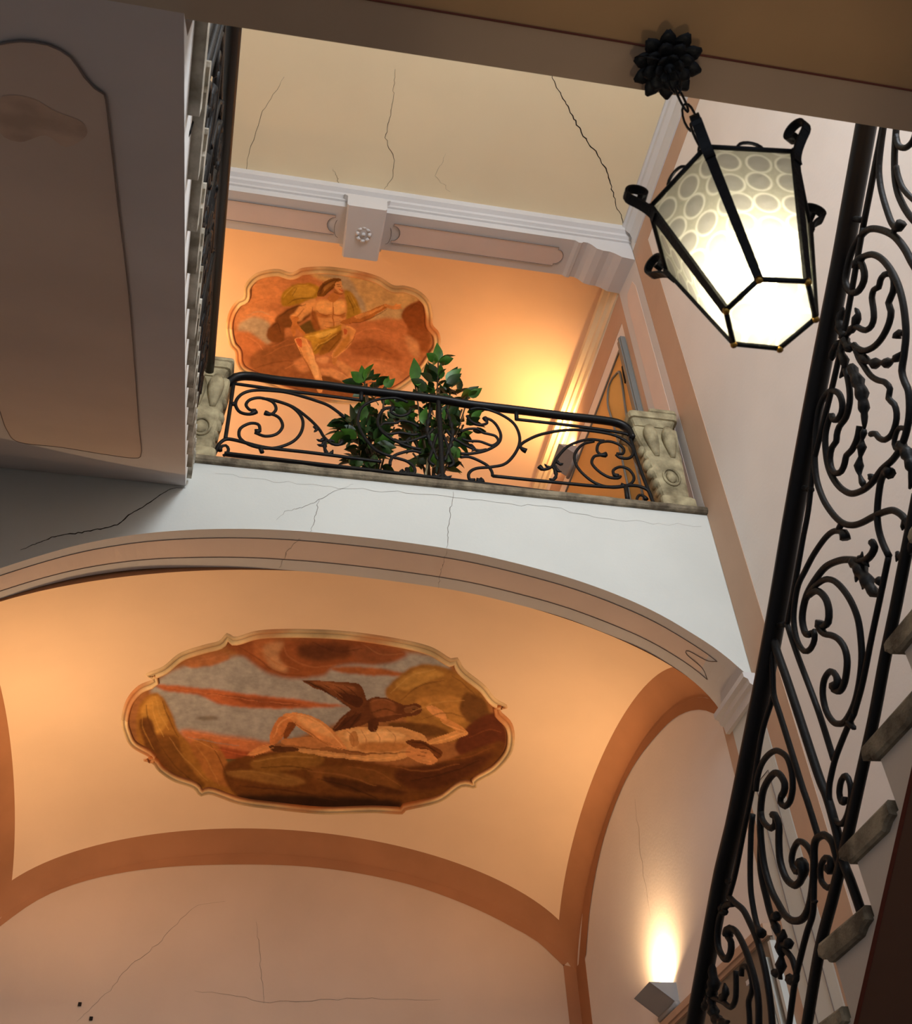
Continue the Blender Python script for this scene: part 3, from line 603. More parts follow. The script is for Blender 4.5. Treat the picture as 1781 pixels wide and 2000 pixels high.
def pxr(px, P): return px / F_PX * float(M[2] @ np.array(P))     # half width in px -> layout units at the depth of P
railR = thing('stair_railing', 'black wrought iron stair railing with scrolls at the right, nearest to the viewer', 'railing', onX(1600, 900, XRAIL) * S + np.array([0, 0, EYE - 1.0]), 'iron railings')
pr_ = lambda x, y: onX(x, y, XRAIL)
RP = []       # the pattern in (y, height above the step line), reused by the left flight
for nm, w, ball, pts in RR:
    P = pr_(*pts[len(pts) // 2]); r = pxr(w, P) * 1.05
    fl = 1.0
    bar(railR, nm, pts, r, pr_, FX, flat=fl, ball=ball, kind=nm if nm in ('leaf', 'garland') else None)
    RP.append((nm, r, ball, [(p[1], p[2] - (0.646 - 0.705 * p[1])) for p in (pr_(*q) for q in pts)]))
for nm, w, pts in RR_STRAIGHT:
    P = pr_(*pts[len(pts) // 2]); r = pxr(w, P) * (1.25 if nm == 'bottom_bar' else 1.0)
    bar(railR, nm, pts, r, pr_, FX, flat=0.9)
    RP.append((nm, r, 0, [(p[1], p[2] - (0.646 - 0.705 * p[1])) for p in (pr_(*q) for q in pts)]))
H = [pr_(*p) for p in HAND_R]; g = G(); tube(g, spline(H, 0.02), 0.0050, FX, n=10, flat=1.5); link('handrail', g, MT['rail'], railR, True)

# left flight: the same pattern mirrored along its slope
railL = thing('stair_railing', 'black iron railing of the left flight seen nearly edge on', 'railing', W(-0.12, 0.9, 1.0), 'iron railings')
def pl_(y, t, shift): 
    yl = 1.19 - y - shift; return (xedge(yl) - 0.002, yl, 0.383 + 0.617 * yl + t)
NL = np.array([1.0, 0.085, 0]); NL = NL / np.linalg.norm(NL)
for sh in (0.0, 0.36):
    for nm, r, ball, pts in RP:
        if sh and nm == 'collar': continue
        P = [pl_(y, t, sh) for y, t in pts]
        if min(p[1] for p in P) < 0.2 or max(p[1] for p in P) > 0.975: 
            P = [p for p in P if 0.2 < p[1] < 0.975]
            if len(P) < 3: continue
        if nm == 'bottom_bar' and sh: continue
        Ps = spline(P, 0.01); g = G(); tube(g, Ps, r, NL, n=5, flat=1.0, ball=ball); link(nm, g, MT['iron'], railL, True)
g = G(); P = [(xedge(y) - 0.002 + 0.004, y, 0.572 + 0.617 * y) for y in np.linspace(0.19, 0.90, 12)] + [(-0.124, 0.95, 1.150), (-0.126, 0.975, 1.158)]
tube(g, P, 0.0048, NL, n=10, flat=1.4); link('handrail', g, MT['rail'], railL, True)
g = G(); P = [(xedge(y) - 0.002, y, 0.400 + 0.617 * y) for y in np.linspace(0.2, 0.965, 10)]; tube(g, P, 0.003, NL, n=6); link('bottom_bar', g, MT['iron'], railL, True)

# far balustrade on the coping
YB = 1.012
pf = lambda x, y: onY(x, y, YB)
FR_ = [
 ('scroll', 3.2, 2, [(673.5,815),(643,793),(618,783),(592.7,775),(567,768),(542,764),(501.7,762),(477.5,767),(464,778),(460,791),(469,805),(487.6,809),(499.7,803)]),
 ('scroll', 3.0, 2, [(500,801),(494,801),(487,800),(480.5,791),(487.6,781),(507.8,777),(532,785),(539,799),(530,809),(517,806)]),
 ('scroll', 3.0, 0, [(527,808),(539,812),(548,819.5),(551.5,834),(540,847.8),(518,852),(497.7,845)]),
 ('scroll', 3.0, 1, [(498,843),(507,841),(506,831),(499,827),(485.5,827.6),(469,837.7),(468,854),(485.5,868),(512,875),(542,874),(572.5,862),(589,842),(590,817.5),(570,795),(538,783),(512,778)]),
 ('scroll', 3.0, 2, [(520,779),(540,783),(572.5,795),(603,817.5),(623,837.7),(633,853.8),(649,867),(664,868),(667,861)]),
 ('leaf', 3.0, 2, [(637,858),(634,875),(640,886),(648,884),(650,879)]), ('leaf', 3, 0, [(633,856),(626,861),(618,858)]), ('leaf', 3, 0, [(634,862),(628,870),(619,868)]), ('leaf', 2.6, 0, [(612,833),(619,838),(613,844)]),
 ('leaf', 2.6, 0, [(640,862),(648,860),(654,864)]),
 ('scroll', 3.2, 1, [(1028,881),(1020,877),(1016,870),(1029,860),(1058,848),(1106,840),(1154,841.6),(1202,851),(1231,869),(1236,886),(1227.6,895),(1211,894),(1203,888)]),
 ('scroll', 3.0, 2, [(1204,886),(1216,886),(1218,877),(1208,868),(1189,862),(1170,866),(1166,880),(1174,888),(1184,887)]),
 ('scroll', 3.0, 1, [(1183,889),(1172,889),(1160,892),(1156,905),(1170,921),(1189,932),(1206,934),(1212,930)]),
 ('scroll', 3.0, 1, [(1208,930),(1199,927),(1198,918),(1211,912),(1228,917),(1238,933),(1228,947),(1196,952),(1163.6,944),(1138,925),(1124,905.6),(1123,886),(1138,868),(1160,862)]),
 ('scroll', 3.0, 2, [(1180,861),(1148,858.5),(1112,870),(1090,891),(1078,911),(1062,917),(1053,911)]),
 ('leaf', 3, 2, [(1080,910),(1086,928),(1080,937),(1072,935)]), ('leaf', 3, 0, [(1082,908),(1090,920),(1097,921)]), ('leaf', 3, 0, [(1086,900),(1094,907),(1100,905)]), ('leaf', 2.6, 0, [(1076,914),(1068,911),(1063,906)]),
 ('spiral', 2.8, 1, [(429,880),(431,873),(441,870),(446,877),(443,886),(436,890)]),
 ('spiral', 2.8, 1, [(1262,976),(1257,969),(1249,967),(1244,973),(1246,981),(1254,985)]),
]
CEN = [
 ('scroll', 3.0, 0, [(917,800),(930,797),(946,798),(978,809.6),(1004,828),(1014.8,854),(1009,880),(988,905),(960,912),(930,915),(916,924),(917,936),(928,937)]),
 ('scroll', 3.0, 2, [(912,812),(920,823),(936,830),(951,826),(946,816)]),
 ('scroll', 3.0, 0, [(944,816),(958,820),(970,831),(978,850),(972,867),(949,880),(920,886),(899,886)]),
 ('ribbon', 2.8, 0, [(900,843),(914,838),(932,838),(943,845),(955,848),(968,852),(973,862),(962,870),(948,866),(936,862),(914,861),(902,857)]),
 ('scroll', 3.0, 0, [(899,893),(912,892),(927,896),(950,908),(960,920),(962,930)]),
 ('ribbon', 3.0, 0, [(872,840),(884,855),(896,862),(914,872),(934,880),(950,878)]),
 ('ribbon', 3.0, 0, [(866,850),(874,870),(880,890),(886,905),(876,912)]),
 ('leaf', 3.0, 0, [(862,925),(874,933),(882,929)]), ('leaf', 3.0, 0, [(918,868),(926,876),(921,882)]), ('scroll', 3, 1, [(930,938),(944,940),(938,934)]),
 ('garland', 4.0, 0, [(872,800),(880,825),(884,850),(878,875),(868,900)]),
]
STR_F = [
 ('upper_bar', 3.4, [(453,748.7),(542,761),(622,771),(706,782)]), ('upper_bar', 3.4, [(1008,819),(1122,832),(1212,845),(1228,850)]),
 ('post', 3.6, [(456,750),(448,805),(440,857)]), ('post', 3.6, [(1229,850),(1252,920),(1278,988)]),
 ('collar', 4.5, [(450,789),(460,789)]), ('collar', 4.2, [(706,760),(705,783)]), ('collar', 4.2, [(1008,801),(1009,820)]),
 ('lower_bar', 3.4, [(418,889),(422,880),(429,866),(441,858),(461,860),(512,873),(560,879),(606,884),(700,896),(745,902)]),
 ('lower_bar', 3.4, [(962,929.6),(1074,941),(1186,951),(1228,948),(1252,951),(1268,961),(1276,986)]),
 ('post', 5.0, [(855,775),(857,800),(861,868),(864,942)]),
 ('collar', 4.0, [(1212,946),(1222,950)]), ('collar', 4.0, [(508,874),(512,884)]), ('foot', 4.5, [(1222,950),(1226,978)]), ('foot', 4.5, [(795,915),(797,932)]),
]
railF = thing('balustrade', 'black wrought iron balustrade with scrolls across the upper landing', 'railing', W(0.2, YB, 1.009), 'iron railings')
rF = lambda w: pxr(w, pf(860, 880)) * 1.1
for nm, w, ball, pts in FR_: bar(railF, nm, pts, rF(w), pf, FXL, flat=0.8, ball=ball, kind=nm if nm in ('leaf', 'garland') else None)
CX = float(pf(860, 860)[0])
for nm, w, ball, pts in CEN:
    bar(railF, nm, pts, rF(w), pf, FXL, flat=0.8, ball=ball, kind=nm if nm in ('leaf', 'garland') else None)
    def mir(x, y): p = pf(x, y); return np.array([2 * CX - p[0], p[1], p[2]])
    bar(railF, nm, pts, rF(w), mir, FXL, flat=0.8, ball=ball, kind=nm if nm in ('leaf', 'garland') else None)
for nm, w, pts in STR_F: bar(railF, nm, pts, rF(w), pf, FXL, flat=0.8)
g = G(); hp = [(441,752),(447,747),(453,742.5),(461,737),(470,735),(491.6,735),(542,742.7),(620,751),(700,761.5),(780,771),(858,780),(917,790),(1010,801),(1090,811),(1160,819),(1186,822.5),(1204,826),(1218,832),(1228,841),(1234,853),(1236,858)]
tube(g, spline([pf(*p) for p in hp], 0.01), rF(7.6), FXL, n=10, flat=1.2); link('handrail', g, MT['rail'], railF, True)
g = G(); tube(g, [pf(438,887.5) + np.array([0,0,.001]), pf(869,937.6)+ np.array([0,0,.001]), pf(1268,988)+ np.array([0,0,.001])], rF(4.6), FXL, n=6); link('bottom_bar', g, MT['iron'], railF)
# ------------------------------------------------------------------ carved stone pedestals
def sec(x0, x1, y0, y1, z, n=6, rr=0.2):           # rounded rectangle section
    out = []; w, d = (x1 - x0) / 2, (y1 - y0) / 2; cx, cy = (x0 + x1) / 2, (y0 + y1) / 2; r = min(w, d) * rr
    for qx, qy, a0 in ((1, 1, 0), (-1, 1, 90), (-1, -1, 180), (1, -1, 270)):
        for k in range(3): a = math.radians(a0 + 45 * k); out.append((cx + qx * (w - r) + r * math.cos(a), cy + qy * (d - r) + r * math.sin(a), z))
    return out
def loft(g, secs):
    n = len(secs[0])
    for a, b in zip(secs[:-1], secs[1:]):
        for i in range(n): j = (i + 1) % n; g.add([a[i], a[j], b[j], b[i]], [(0, 1, 2, 3)])
    g.add(secs[0], [tuple(reversed(range(n)))]); g.add(secs[-1], [tuple(range(n))]); return g
def blob(g, c, rx, ry, rz, n=8, m=6, twist=0.0):
    P = []
    for i in range(m + 1):
        th = math.pi * i / m; P.append([(c[0] + rx * math.sin(th) * math.cos(a), c[1] + ry * math.sin(th) * math.sin(a), c[2] + rz * math.cos(th)) for a in np.linspace(0, 2 * math.pi, n + 1)])
    return g.grid(P)
def pedestal(name, label, xb0, xb1, xt0, xt1, cx0, cx1, side):
    t = thing('stone_pedestal', label, 'pedestal', W((xb0 + xb1) / 2, 1.02, 1.009), 'stone pedestals')
    ya, yb_ = 0.996, 1.046; zb_ = 1.0088
    g = G(); loft(g, [sec(xb0, xb1, ya, yb_, zb_), sec(xb0, xb1, ya, yb_, 1.024), sec(xb0 + .003, xb1 - .003, ya + .002, yb_ - .002, 1.028)]); link('base', g, MT['stonel'], t)
    w = lambda s: (xb0 + .006 + (xt0 - xb0 - .006) * s, xb1 - .006 + (xt1 - xb1 + .006) * s)
    g = G(); zs = [(1.028, 0), (1.05, .12), (1.075, .28), (1.10, .45), (1.108, .5), (1.112, .62), (1.118, .62), (1.122, .52), (1.145, .8), (1.165, 1.0), (1.176, 1.05)]
    loft(g, [sec(w(s)[0], w(s)[1], ya + .004, yb_ - .004, z, rr=.3) for z, s in zs]); shf = link('shaft', g, MT['stonel'], t)
    for q in (0.28, 0.72):
        a = w(.95); xx = a[0] + (a[1] - a[0]) * q; b = w(.5); xl = b[0] + (b[1] - b[0]) * q
        g = G(); tube(g, [(xx + (xl - xx) * s * 1.0, ya - .002 + .006 * s, 1.172 - .06 * s) for s in np.linspace(0, 1, 8)], 0.008, (0, 1, 0), n=8, rad=[.006, .010, .0115, .011, .010, .008, .006, .004], flat=.8); link('volute', g, MT['stonel'], shf, True)
    a = w(.28); g = G(); blob(g, ((a[0] + a[1]) / 2, ya + .003, 1.068), .0085, .005, .012); link('boss', g, MT['stonel'], shf, True)
    g = G(); tube(g, [((a[0] + a[1]) / 2 + .0125 * math.cos(q), ya + .003, 1.068 + .017 * math.sin(q)) for q in np.linspace(0, 2 * math.pi, 17)[:-1]], 0.0022, (0, 1, 0), n=5, closed=True); link('boss_ring', g, MT['stonel'], shf, True)
    for k, (zz, rr_) in enumerate(((1.045, .006), (1.062, .0075), (1.083, .009), (1.100, .010), (1.13, .008))):
        s = (zz - 1.028) / .14; xx = w(s)[0] if side < 0 else w(s)[1]
        g = G(); blob(g, (xx - side * .002, 1.012, zz), rr_ * .7, .012, rr_); link('scroll_leaf', g, MT['stonel'], shf, True)
    g = G()
    for (z0, e0), (z1, e1) in zip([(1.176, .0), (1.181, .002), (1.188, .005), (1.1885, .008)], [(1.181, .002), (1.188, .005), (1.1885, .008), (1.200, .009)]):
        loft(g, [sec(cx0 - e0 + .008, cx1 + e0 - .008, ya - e0 + .002, yb_ + e0, z0), sec(cx0 - e1 + .008, cx1 + e1 - .008, ya - e1 + .002, yb_ + e1, z1)])
    link('cap', g, MT['stonel'], t)
    xm = (cx0 + cx1) / 2 + side * 0; g = G(); loft(g, [sec(xm, cx1 + .001, ya + .001, yb_ - .002, 1.2), sec(xm, cx1 + .001, ya + .001, yb_ - .002, 1.204), sec(xm - .004, cx1 + .003, ya - .004, yb_ + .002, 1.207), sec(xm - .003, cx1 + .002, ya - .003, yb_, 1.214)]); link('cap_step', g, MT['stonel'], t)
    return t
pedestal('r', 'pale carved stone pedestal at the right end of the far balustrade', 0.534, 0.588, 0.518, 0.590, 0.511, 0.590, -1)
pedestal('l', 'weathered carved stone pedestal at the left end of the far balustrade, behind the left railing', -0.150, -0.100, -0.158, -0.098, -0.165, -0.098, 1)

# ------------------------------------------------------------------ upper landing door on the right wall
d1 = thing('door_1', 'ochre panelled door with an arched glass panel on the upper landing', 'door', W(XR, 1.35, 1.0)); d1['kind'] = 'structure'
def wpoly(px, x, th, name, m, parent):
    ring = [tuple(onX(a, b, XR)) for a, b in px]; g = G(); g.prism([(x, p[1], p[2]) for p in ring], (th, 0, 0)); return fixn(link(name, g, MT[m], parent))
yd0, yd1, zd = 1.128, 1.60, 1.548
g = G(); g.box(XR - .003, XR - .0005, yd0, yd1, 1.001, zd); leafd = link('door_panel', g, MT['door'], d1)
g = G(); g.box(XR - .010, XR - .0005, 1.110, yd0, 1.001, zd + .012); g.box(XR - .012, XR - .010, 1.114, 1.119, 1.001, zd + .012); g.box(XR - .007, XR - .0005, yd0, yd0 + .008, 1.001, zd); link('door_frame', g, MT['bluegrey'], d1)
g = G(); g.box(XR - .006, XR - .0005, yd0, yd1, zd, zd + .004); link('lintel', g, MT['bluegrey'], d1)
apx = [(1214,728),(1206,733),(1199,742),(1193,757),(1191,775),(1192,795),(1200,822),(1208,850),(1214,872),(1230,945),(1240,985),(1262,985),(1252,935),(1238,868),(1226,800),(1220,755)]
wpoly(apx, XR - .0042, .001, 'glass_panel', 'doorg', leafd)
g = G(); tube(g, spline([np.array([XR - .004, *onX(a, b, XR)[1:]]) for a, b in apx], 0.01, True), 0.0028, FX, n=6, closed=True); link('panel_moulding', g, MT['bluegrey'], leafd, True)
g = G(); tube(g, [np.array([XR - .004, *onX(a, b, XR)[1:]]) for a, b in ((1216,692),(1236,770),(1252,838),(1275,935))], 0.0016, FX, n=5); link('astragal', g, MT['bluegrey'], leafd)
g = G(); tube(g, [np.array([XR - .007, *onX(a, b, XR)[1:]]) for a, b in ((1223,717),(1226,735),(1229,748))], 0.0028, FX, n=6); link('door_handle', g, MT['iron'], leafd)
# lower landing door
d2 = thing('door_2', 'dull grey door under a brown lintel behind the near railing', 'door', W(XR, 1.25, 0.0)); d2['kind'] = 'structure'
g = G(); g.box(XR - .003, XR - .0005, 1.112, 1.50, .001, 0.437); link('door_panel', g, MT['doord'], d2)
g = G(); g.box(XR - .007, XR - .0005, 1.110, 1.52, 0.437, 0.442); g.box(XR - .010, XR - .0005, 1.110, 1.52, 0.442, 0.451); link('lintel', g, MT['tan'], d2)
for a, b, w in ((1.1285, 0.418, .0028), (1.137, 0.385, .002), (1.109, .43, .003), (1.156, .34, .0015)):
    g = G(); g.box(XR - .008, XR - .0005, a - w, a + w, .001, b); link('jamb', g, MT['white'], d2)
g = G(); g.box(XR - .012, XR - .0005, 1.165, 1.180, 0.404, 0.409); link('jamb_block', g, MT['grey'], d2)

# ------------------------------------------------------------------ wall sconces (wedge shaped uplights)
def sconce(label, xw, yc, z, sgn, power, lcol=(1.0, 0.63, 0.32)):
    t = thing('wall_sconce', label, 'wall lamp', W(xw, yc, z), 'wedge uplight sconces')
    d, h, w = 0.040, 0.030, 0.034; x1 = xw - sgn * d; xw_ = xw - sgn * .0006
    g = G(); th = .0016
    prof = [(xw_, z), (x1, z), (xw_, z - h)]
    # hollow wedge: sloped front plate, two end plates, bottom edge; open on top
    for y in (yc - w, yc + w): g.prism([(xw_, y - th / 2, z), (x1, y - th / 2, z), (xw_, y - th / 2, z - h)], (0, th, 0))
    g.prism([(x1, yc - w, z), (xw_, yc - w, z - h), (xw_, yc - w, z - h + th * 1.5), (x1 - sgn * -th, yc - w, z)], (0, 2 * w, 0))
    fixn(link('shade', g, MT['sconce'], t))
    g = G(); tube(g, [(xw_ - sgn * .004, yc - w * 1.05, z - h + .002), (xw_ - sgn * .004, yc + w * 1.05, z - h + .002)], 0.0045, FX, n=8); link('hinge_rod', g, MT['sconce'], t, True)
    g = G(); tube(g, [(xw_ - sgn * .016, yc - .012, z - .012), (xw_ - sgn * .016, yc + .012, z - .012)], 0.003, FX, n=8); link('bulb', g, BULB, t, True)
    l = bpy.data.lights.new('sconce_light', 'AREA'); l.shape = 'RECTANGLE'; l.size = .09; l.size_y = .09; l.energy = power; l.color = lcol; l.spread = math.radians(150)
    o = bpy.data.objects.new('sconce_light', l); COL.objects.link(o); o.parent = t
    o.location = Vector((-sgn * .016 * S, 0, -.004 * S)); o.rotation_euler = Vector((-sgn * 0.12, 0, 1)).to_track_quat('-Z', 'X').to_euler()
    return t
def emis(name, col, s):
    m = bpy.data.materials.new(name); m.use_nodes = True; N = m.node_tree.nodes; p = N['Principled BSDF']
    p.inputs['Base Color'].default_value = (*col, 1); p.inputs['Emission Color'].default_value = (*col, 1); p.inputs['Emission Strength'].default_value = s; return m
BULB = emis('warm_bulb', (1.0, .76, .46), 30)
sconce('grey wedge shaped uplight glowing on the lower right wall beside the railing', XR, 1.447, 0.486, 1, 30)
sconce('grey wedge shaped uplight on the upper landing wall beside the door', XR, 1.468, 1.598, 1, 33, (1.0, 0.54, 0.21))
sconce('wedge uplight on the left wall of the lower room', XL, 1.447, 0.486, -1, 38)
sconce('unseen wedge uplight added on the left wall to warm the upper landing', XL, 1.468, 1.50, -1, 62, (1.0, 0.54, 0.21))  # added lamp out of view, gives the orange light at the vault's left

# ------------------------------------------------------------------ hanging lantern
h0 = 1.23 / S
def axp(px, py): d = ray(px, py); return d / math.hypot(d[0], d[1]) * h0
ab = axp(1503, 615); at_ = axp(1428, 421); ax, ay = (ab[0] + at_[0]) / 2, (ab[1] + at_[1]) / 2; zbt, ztp = ab[2], at_[2]
lan = thing('hanging_lantern', 'lit hexagonal black iron lantern with bullseye glass hanging on a chain', 'lantern', W(ax, ay, ztp))
RT, RB_ = 0.162 / S, 0.0815 / S
ang = [math.radians(a) for a in (-183, -127.5, -65, -3, 56, 120)]
TV = [np.array([ax + RT * math.cos(a), ay + RT * math.sin(a), ztp]) for a in ang]
BV = [np.array([ax + RB_ * math.cos(a), ay + RB_ * math.sin(a), zbt]) for a in ang]
mm = 1 / (1000 * S)
def rod(p, q, r, name='bar', m='iron', n=6, par=lan):
    g = G(); tube(g, [p, q], r * mm, (0.3, 0.7, 0.6), n=n); return link(name, g, MT[m], par, True)
for i in range(6):
    j = (i + 1) % 6
    # corner strut: flat strap
    g = G(); dirr = np.array([math.cos(ang[i]), math.sin(ang[i]), 0]); tn = np.array([-dirr[1], dirr[0], 0]); w0, w1 = 9.5 * mm, 7.5 * mm; th = 3.5 * mm
    a, b = TV[i], BV[i]
    g.add([a - tn * w0 - dirr * th, a + tn * w0 - dirr * th, a + tn * w0 + dirr * th, a - tn * w0 + dirr * th, b - tn * w1 - dirr * th, b + tn * w1 - dirr * th, b + tn * w1 + dirr * th, b - tn * w1 + dirr * th],
          [(0, 1, 2, 3), (4, 7, 6, 5), (0, 4, 5, 1), (1, 5, 6, 2), (2, 6, 7, 3), (3, 7, 4, 0)]); fixn(link('strut', g, MT['iron'], lan))
    rod(TV[i], TV[j], 5.0, 'top_bar'); rod(BV[i], BV[j], 5.0, 'bottom_bar')
    m_ = (TV[i] + TV[j]) / 2; e = (TV[j] - TV[i]) / np.linalg.norm(TV[j] - TV[i])
    g = G(); tube(g, [m_ + e * 24 * mm * math.cos(q) + np.array([0, 0, 24 * mm * math.sin(q)]) for q in np.linspace(0, math.pi, 9)], 3.2 * mm, np.cross(e, [0, 0, 1]), n=6); link('rim_crest', g, MT['iron'], lan, True)
    # scroll finial on each corner
    base = TV[i]; pts = []
    for s in np.linspace(0, 1, 26):
        if s < .3: t = s / .3; pts.append(base + dirr * (-4 + 44 * t ** 2) * mm + np.array([0, 0, (-34 + 62 * t) * mm]))
        else:
            t = (s - .3) / .7; q = -0.20 * math.pi + t * 1.8 * math.pi; r = (27 - 15 * t) * mm
            c = base + dirr * 16 * mm + np.array([0, 0, 44 * mm]); pts.append(c + dirr * r * math.cos(q) + np.array([0, 0, r * math.sin(q)]))
    g = G(); k = len(pts); W_ = [(8.5 if s < 7 else 8.5) * mm for s in range(k)]
    # strap: wide across, thin along
    for s in range(k - 1):
        p, q = pts[s], pts[s + 1]; t = (q - p) / (np.linalg.norm(q - p) + 1e-12); nn = np.cross(t, tn) * 2.4 * mm; w = tn * (10 if s < 8 else 9) * mm
        g.add([p - w - nn, p + w - nn, p + w + nn, p - w + nn, q - w - nn, q + w - nn, q + w + nn, q - w + nn], [(0, 1, 2, 3), (4, 7, 6, 5), (0, 4, 5, 1), (1, 5, 6, 2), (2, 6, 7, 3), (3, 7, 4, 0)])
    fixn(link('scroll_finial', g, MT['iron'], lan))
    g = G(); tube(g, [BV[i] + np.array([0, 0, 2 * mm]), BV[i] - np.array([0, 0, 6 * mm])], 6 * mm, (1, 0, 0), n=8); link('rivet', g, MT['brass'], lan, True)
def glassmat(name, k):
    m = bpy.data.materials.new(name); m.use_nodes = True; nt = m.node_tree; N = nt.nodes; L = nt.links; N.clear()
    out = N.new('ShaderNodeOutputMaterial'); tr = N.new('ShaderNodeBsdfTransparent'); tl = N.new('ShaderNodeBsdfTranslucent'); gl = N.new('ShaderNodeBsdfGlossy'); df = N.new('ShaderNodeBsdfDiffuse')
    gl.inputs['Roughness'].default_value = 0.15; gl.inputs['Color'].default_value = (.9, .9, .85, 1)
    tc = N.new('ShaderNodeTexCoord'); vo = N.new('ShaderNodeTexVoronoi'); vo.inputs['Scale'].default_value = 19; vo.inputs['Randomness'].default_value = 0.22
    L.new(tc.outputs['UV'], vo.inputs['Vector']); vo.voronoi_dimensions = '2D'
    rp = N.new('ShaderNodeValToRGB'); e = rp.color_ramp.elements; e[0].position = 0.0; e[0].color = (.62, .61, .57, 1); e[1].position = 1.0; e[1].color = (.72, .71, .64, 1)
    a = rp.color_ramp.elements.new(0.36); a.color = (.58, .57, .52, 1); a = rp.color_ramp.elements.new(0.44); a.color = (.92, .91, .82, 1); a = rp.color_ramp.elements.new(0.52); a.color = (.64, .63, .55, 1)
    L.new(vo.outputs['Distance'], rp.inputs['Fac']); L.new(rp.outputs['Color'], tr.inputs['Color']); L.new(rp.outputs['Color'], tl.inputs['Color']); L.new(rp.outputs['Color'], df.inputs['Color'])
    bp = N.new('ShaderNodeBump'); bp.inputs['Strength'].default_value = 0.6; bp.inputs['Distance'].default_value = 0.004; L.new(vo.outputs['Distance'], bp.inputs['Height'])
    for n_ in (tl, gl, df): L.new(bp.outputs['Normal'], n_.inputs['Normal'])
    m1 = N.new('ShaderNodeMixShader'); m1.inputs[0].default_value = k; m2 = N.new('ShaderNodeMixShader'); m2.inputs[0].default_value = 0.10; m3 = N.new('ShaderNodeMixShader'); m3.inputs[0].default_value = 0.25
    L.new(tl.outputs[0], m3.inputs[1]); L.new(df.outputs[0], m3.inputs[2])
    L.new(tr.outputs[0], m1.inputs[1]); L.new(m3.outputs[0], m1.inputs[2]); L.new(m1.outputs[0], m2.inputs[1]); L.new(gl.outputs[0], m2.inputs[2]); L.new(m2.outputs[0], out.inputs['Surface'])
    return m
def paneuv(o, u, v):
    u = Vector(u.tolist()).normalized(); v = Vector(v.tolist()); v = (v - u * v.dot(u)).normalized(); me = o.data; uv = me.uv_layers.new(name='UVMap')
    for l in me.loops: p = me.vertices[l.vertex_index].co; uv.data[l.index].uv = (p.dot(u), p.dot(v))
    return o
MT['glass'] = glassmat('bullseye_glass', 0.55)
for i in range(6):
    j = (i + 1) % 6; g = G(); ins_ = 0.985
    f = lambda P, z: np.array([ax + (P[0] - ax) * ins_, ay + (P[1] - ay) * ins_, P[2]])
    a, b, c2, d_ = f(TV[i], 0), f(TV[j], 0), f(BV[j], 0), f(BV[i], 0); nn = np.cross(b - a, d_ - a); nn = nn / np.linalg.norm(nn) * 2 * mm
    g.add([a, b, c2, d_, a + nn, b + nn, c2 + nn, d_ + nn], [(0, 1, 2, 3), (7, 6, 5, 4), (0, 4, 5, 1), (1, 5, 6, 2), (2, 6, 7, 3), (3, 7, 4, 0)]); paneuv(link('glass_pane', g, MT['glass'], lan), b - a, (d_ + c2) / 2 - (a + b) / 2)
g = G(); g.prism([tuple(np.array([ax + (p[0] - ax) * .97, ay + (p[1] - ay) * .97, zbt + 2 * mm])) for p in BV], (0, 0, 2 * mm)); paneuv(link('bottom_pane', g, MT['glass'], lan), np.array([1., 0, 0]), np.array([0, 1., 0]))
# roof: shallow open spider with socket
for i in range(6):
    g = G(); c0 = np.array([ax, ay, ztp + 55 * mm]); tube(g, spline([TV[i], TV[i] * .6 + c0 * .4 + np.array([0, 0, 4 * mm]), c0], .01), 3.5 * mm, (0.4, .3, .8), n=6); link('roof_rib', g, MT['iron'], lan, True)
g = G(); tube(g, [(ax, ay, ztp + 90 * mm), (ax, ay, ztp + 40 * mm), (ax, ay, ztp - 150 * mm)], 9 * mm, (1, 0, 0), n=10, rad=[6 * mm, 11 * mm, 9 * mm]); link('socket', g, MT['iron'], lan, True)
LB = emis('lantern_bulb', (1.0, .90, .72), 105)
g = G(); blob(g, (ax, ay, ztp - 232 * mm), 30 * mm, 30 * mm, 44 * mm, n=14, m=10); link('bulb', g, LB, lan, True)
# chain and ceiling rosette
zt_ = ztp + 90 * mm; top_z = zb - 0.004; k = 0; z = zt_
nlinks = 6; hh = ((top_z - 60 * mm) - zt_) / nlinks
for k in range(nlinks):
    zc_ = zt_ + hh * (k + .5); a = (k % 2) * math.pi / 2 + .5; u = np.array([math.cos(a), math.sin(a), 0]); g = G()
    tube(g, [np.array([ax, ay, zc_]) + u * 14 * mm * math.cos(q) + np.array([0, 0, (hh * .68) * math.sin(q)]) for q in np.linspace(0, 2 * math.pi, 15)[:-1]], 2.8 * mm, np.cross(u, [0, 0, 1]), n=6, closed=True); link('chain_link', g, MT['iron'], lan, True)
g = G(); tube(g, [(ax, ay, top_z - 64 * mm), (ax, ay, top_z - 30 * mm), (ax, ay, top_z + 2 * mm)], 8 * mm, (1, 0, 0), n=10, rad=[4 * mm, 8 * mm, 14 * mm]); link('hook_stem', g, MT['iron'], lan, True)
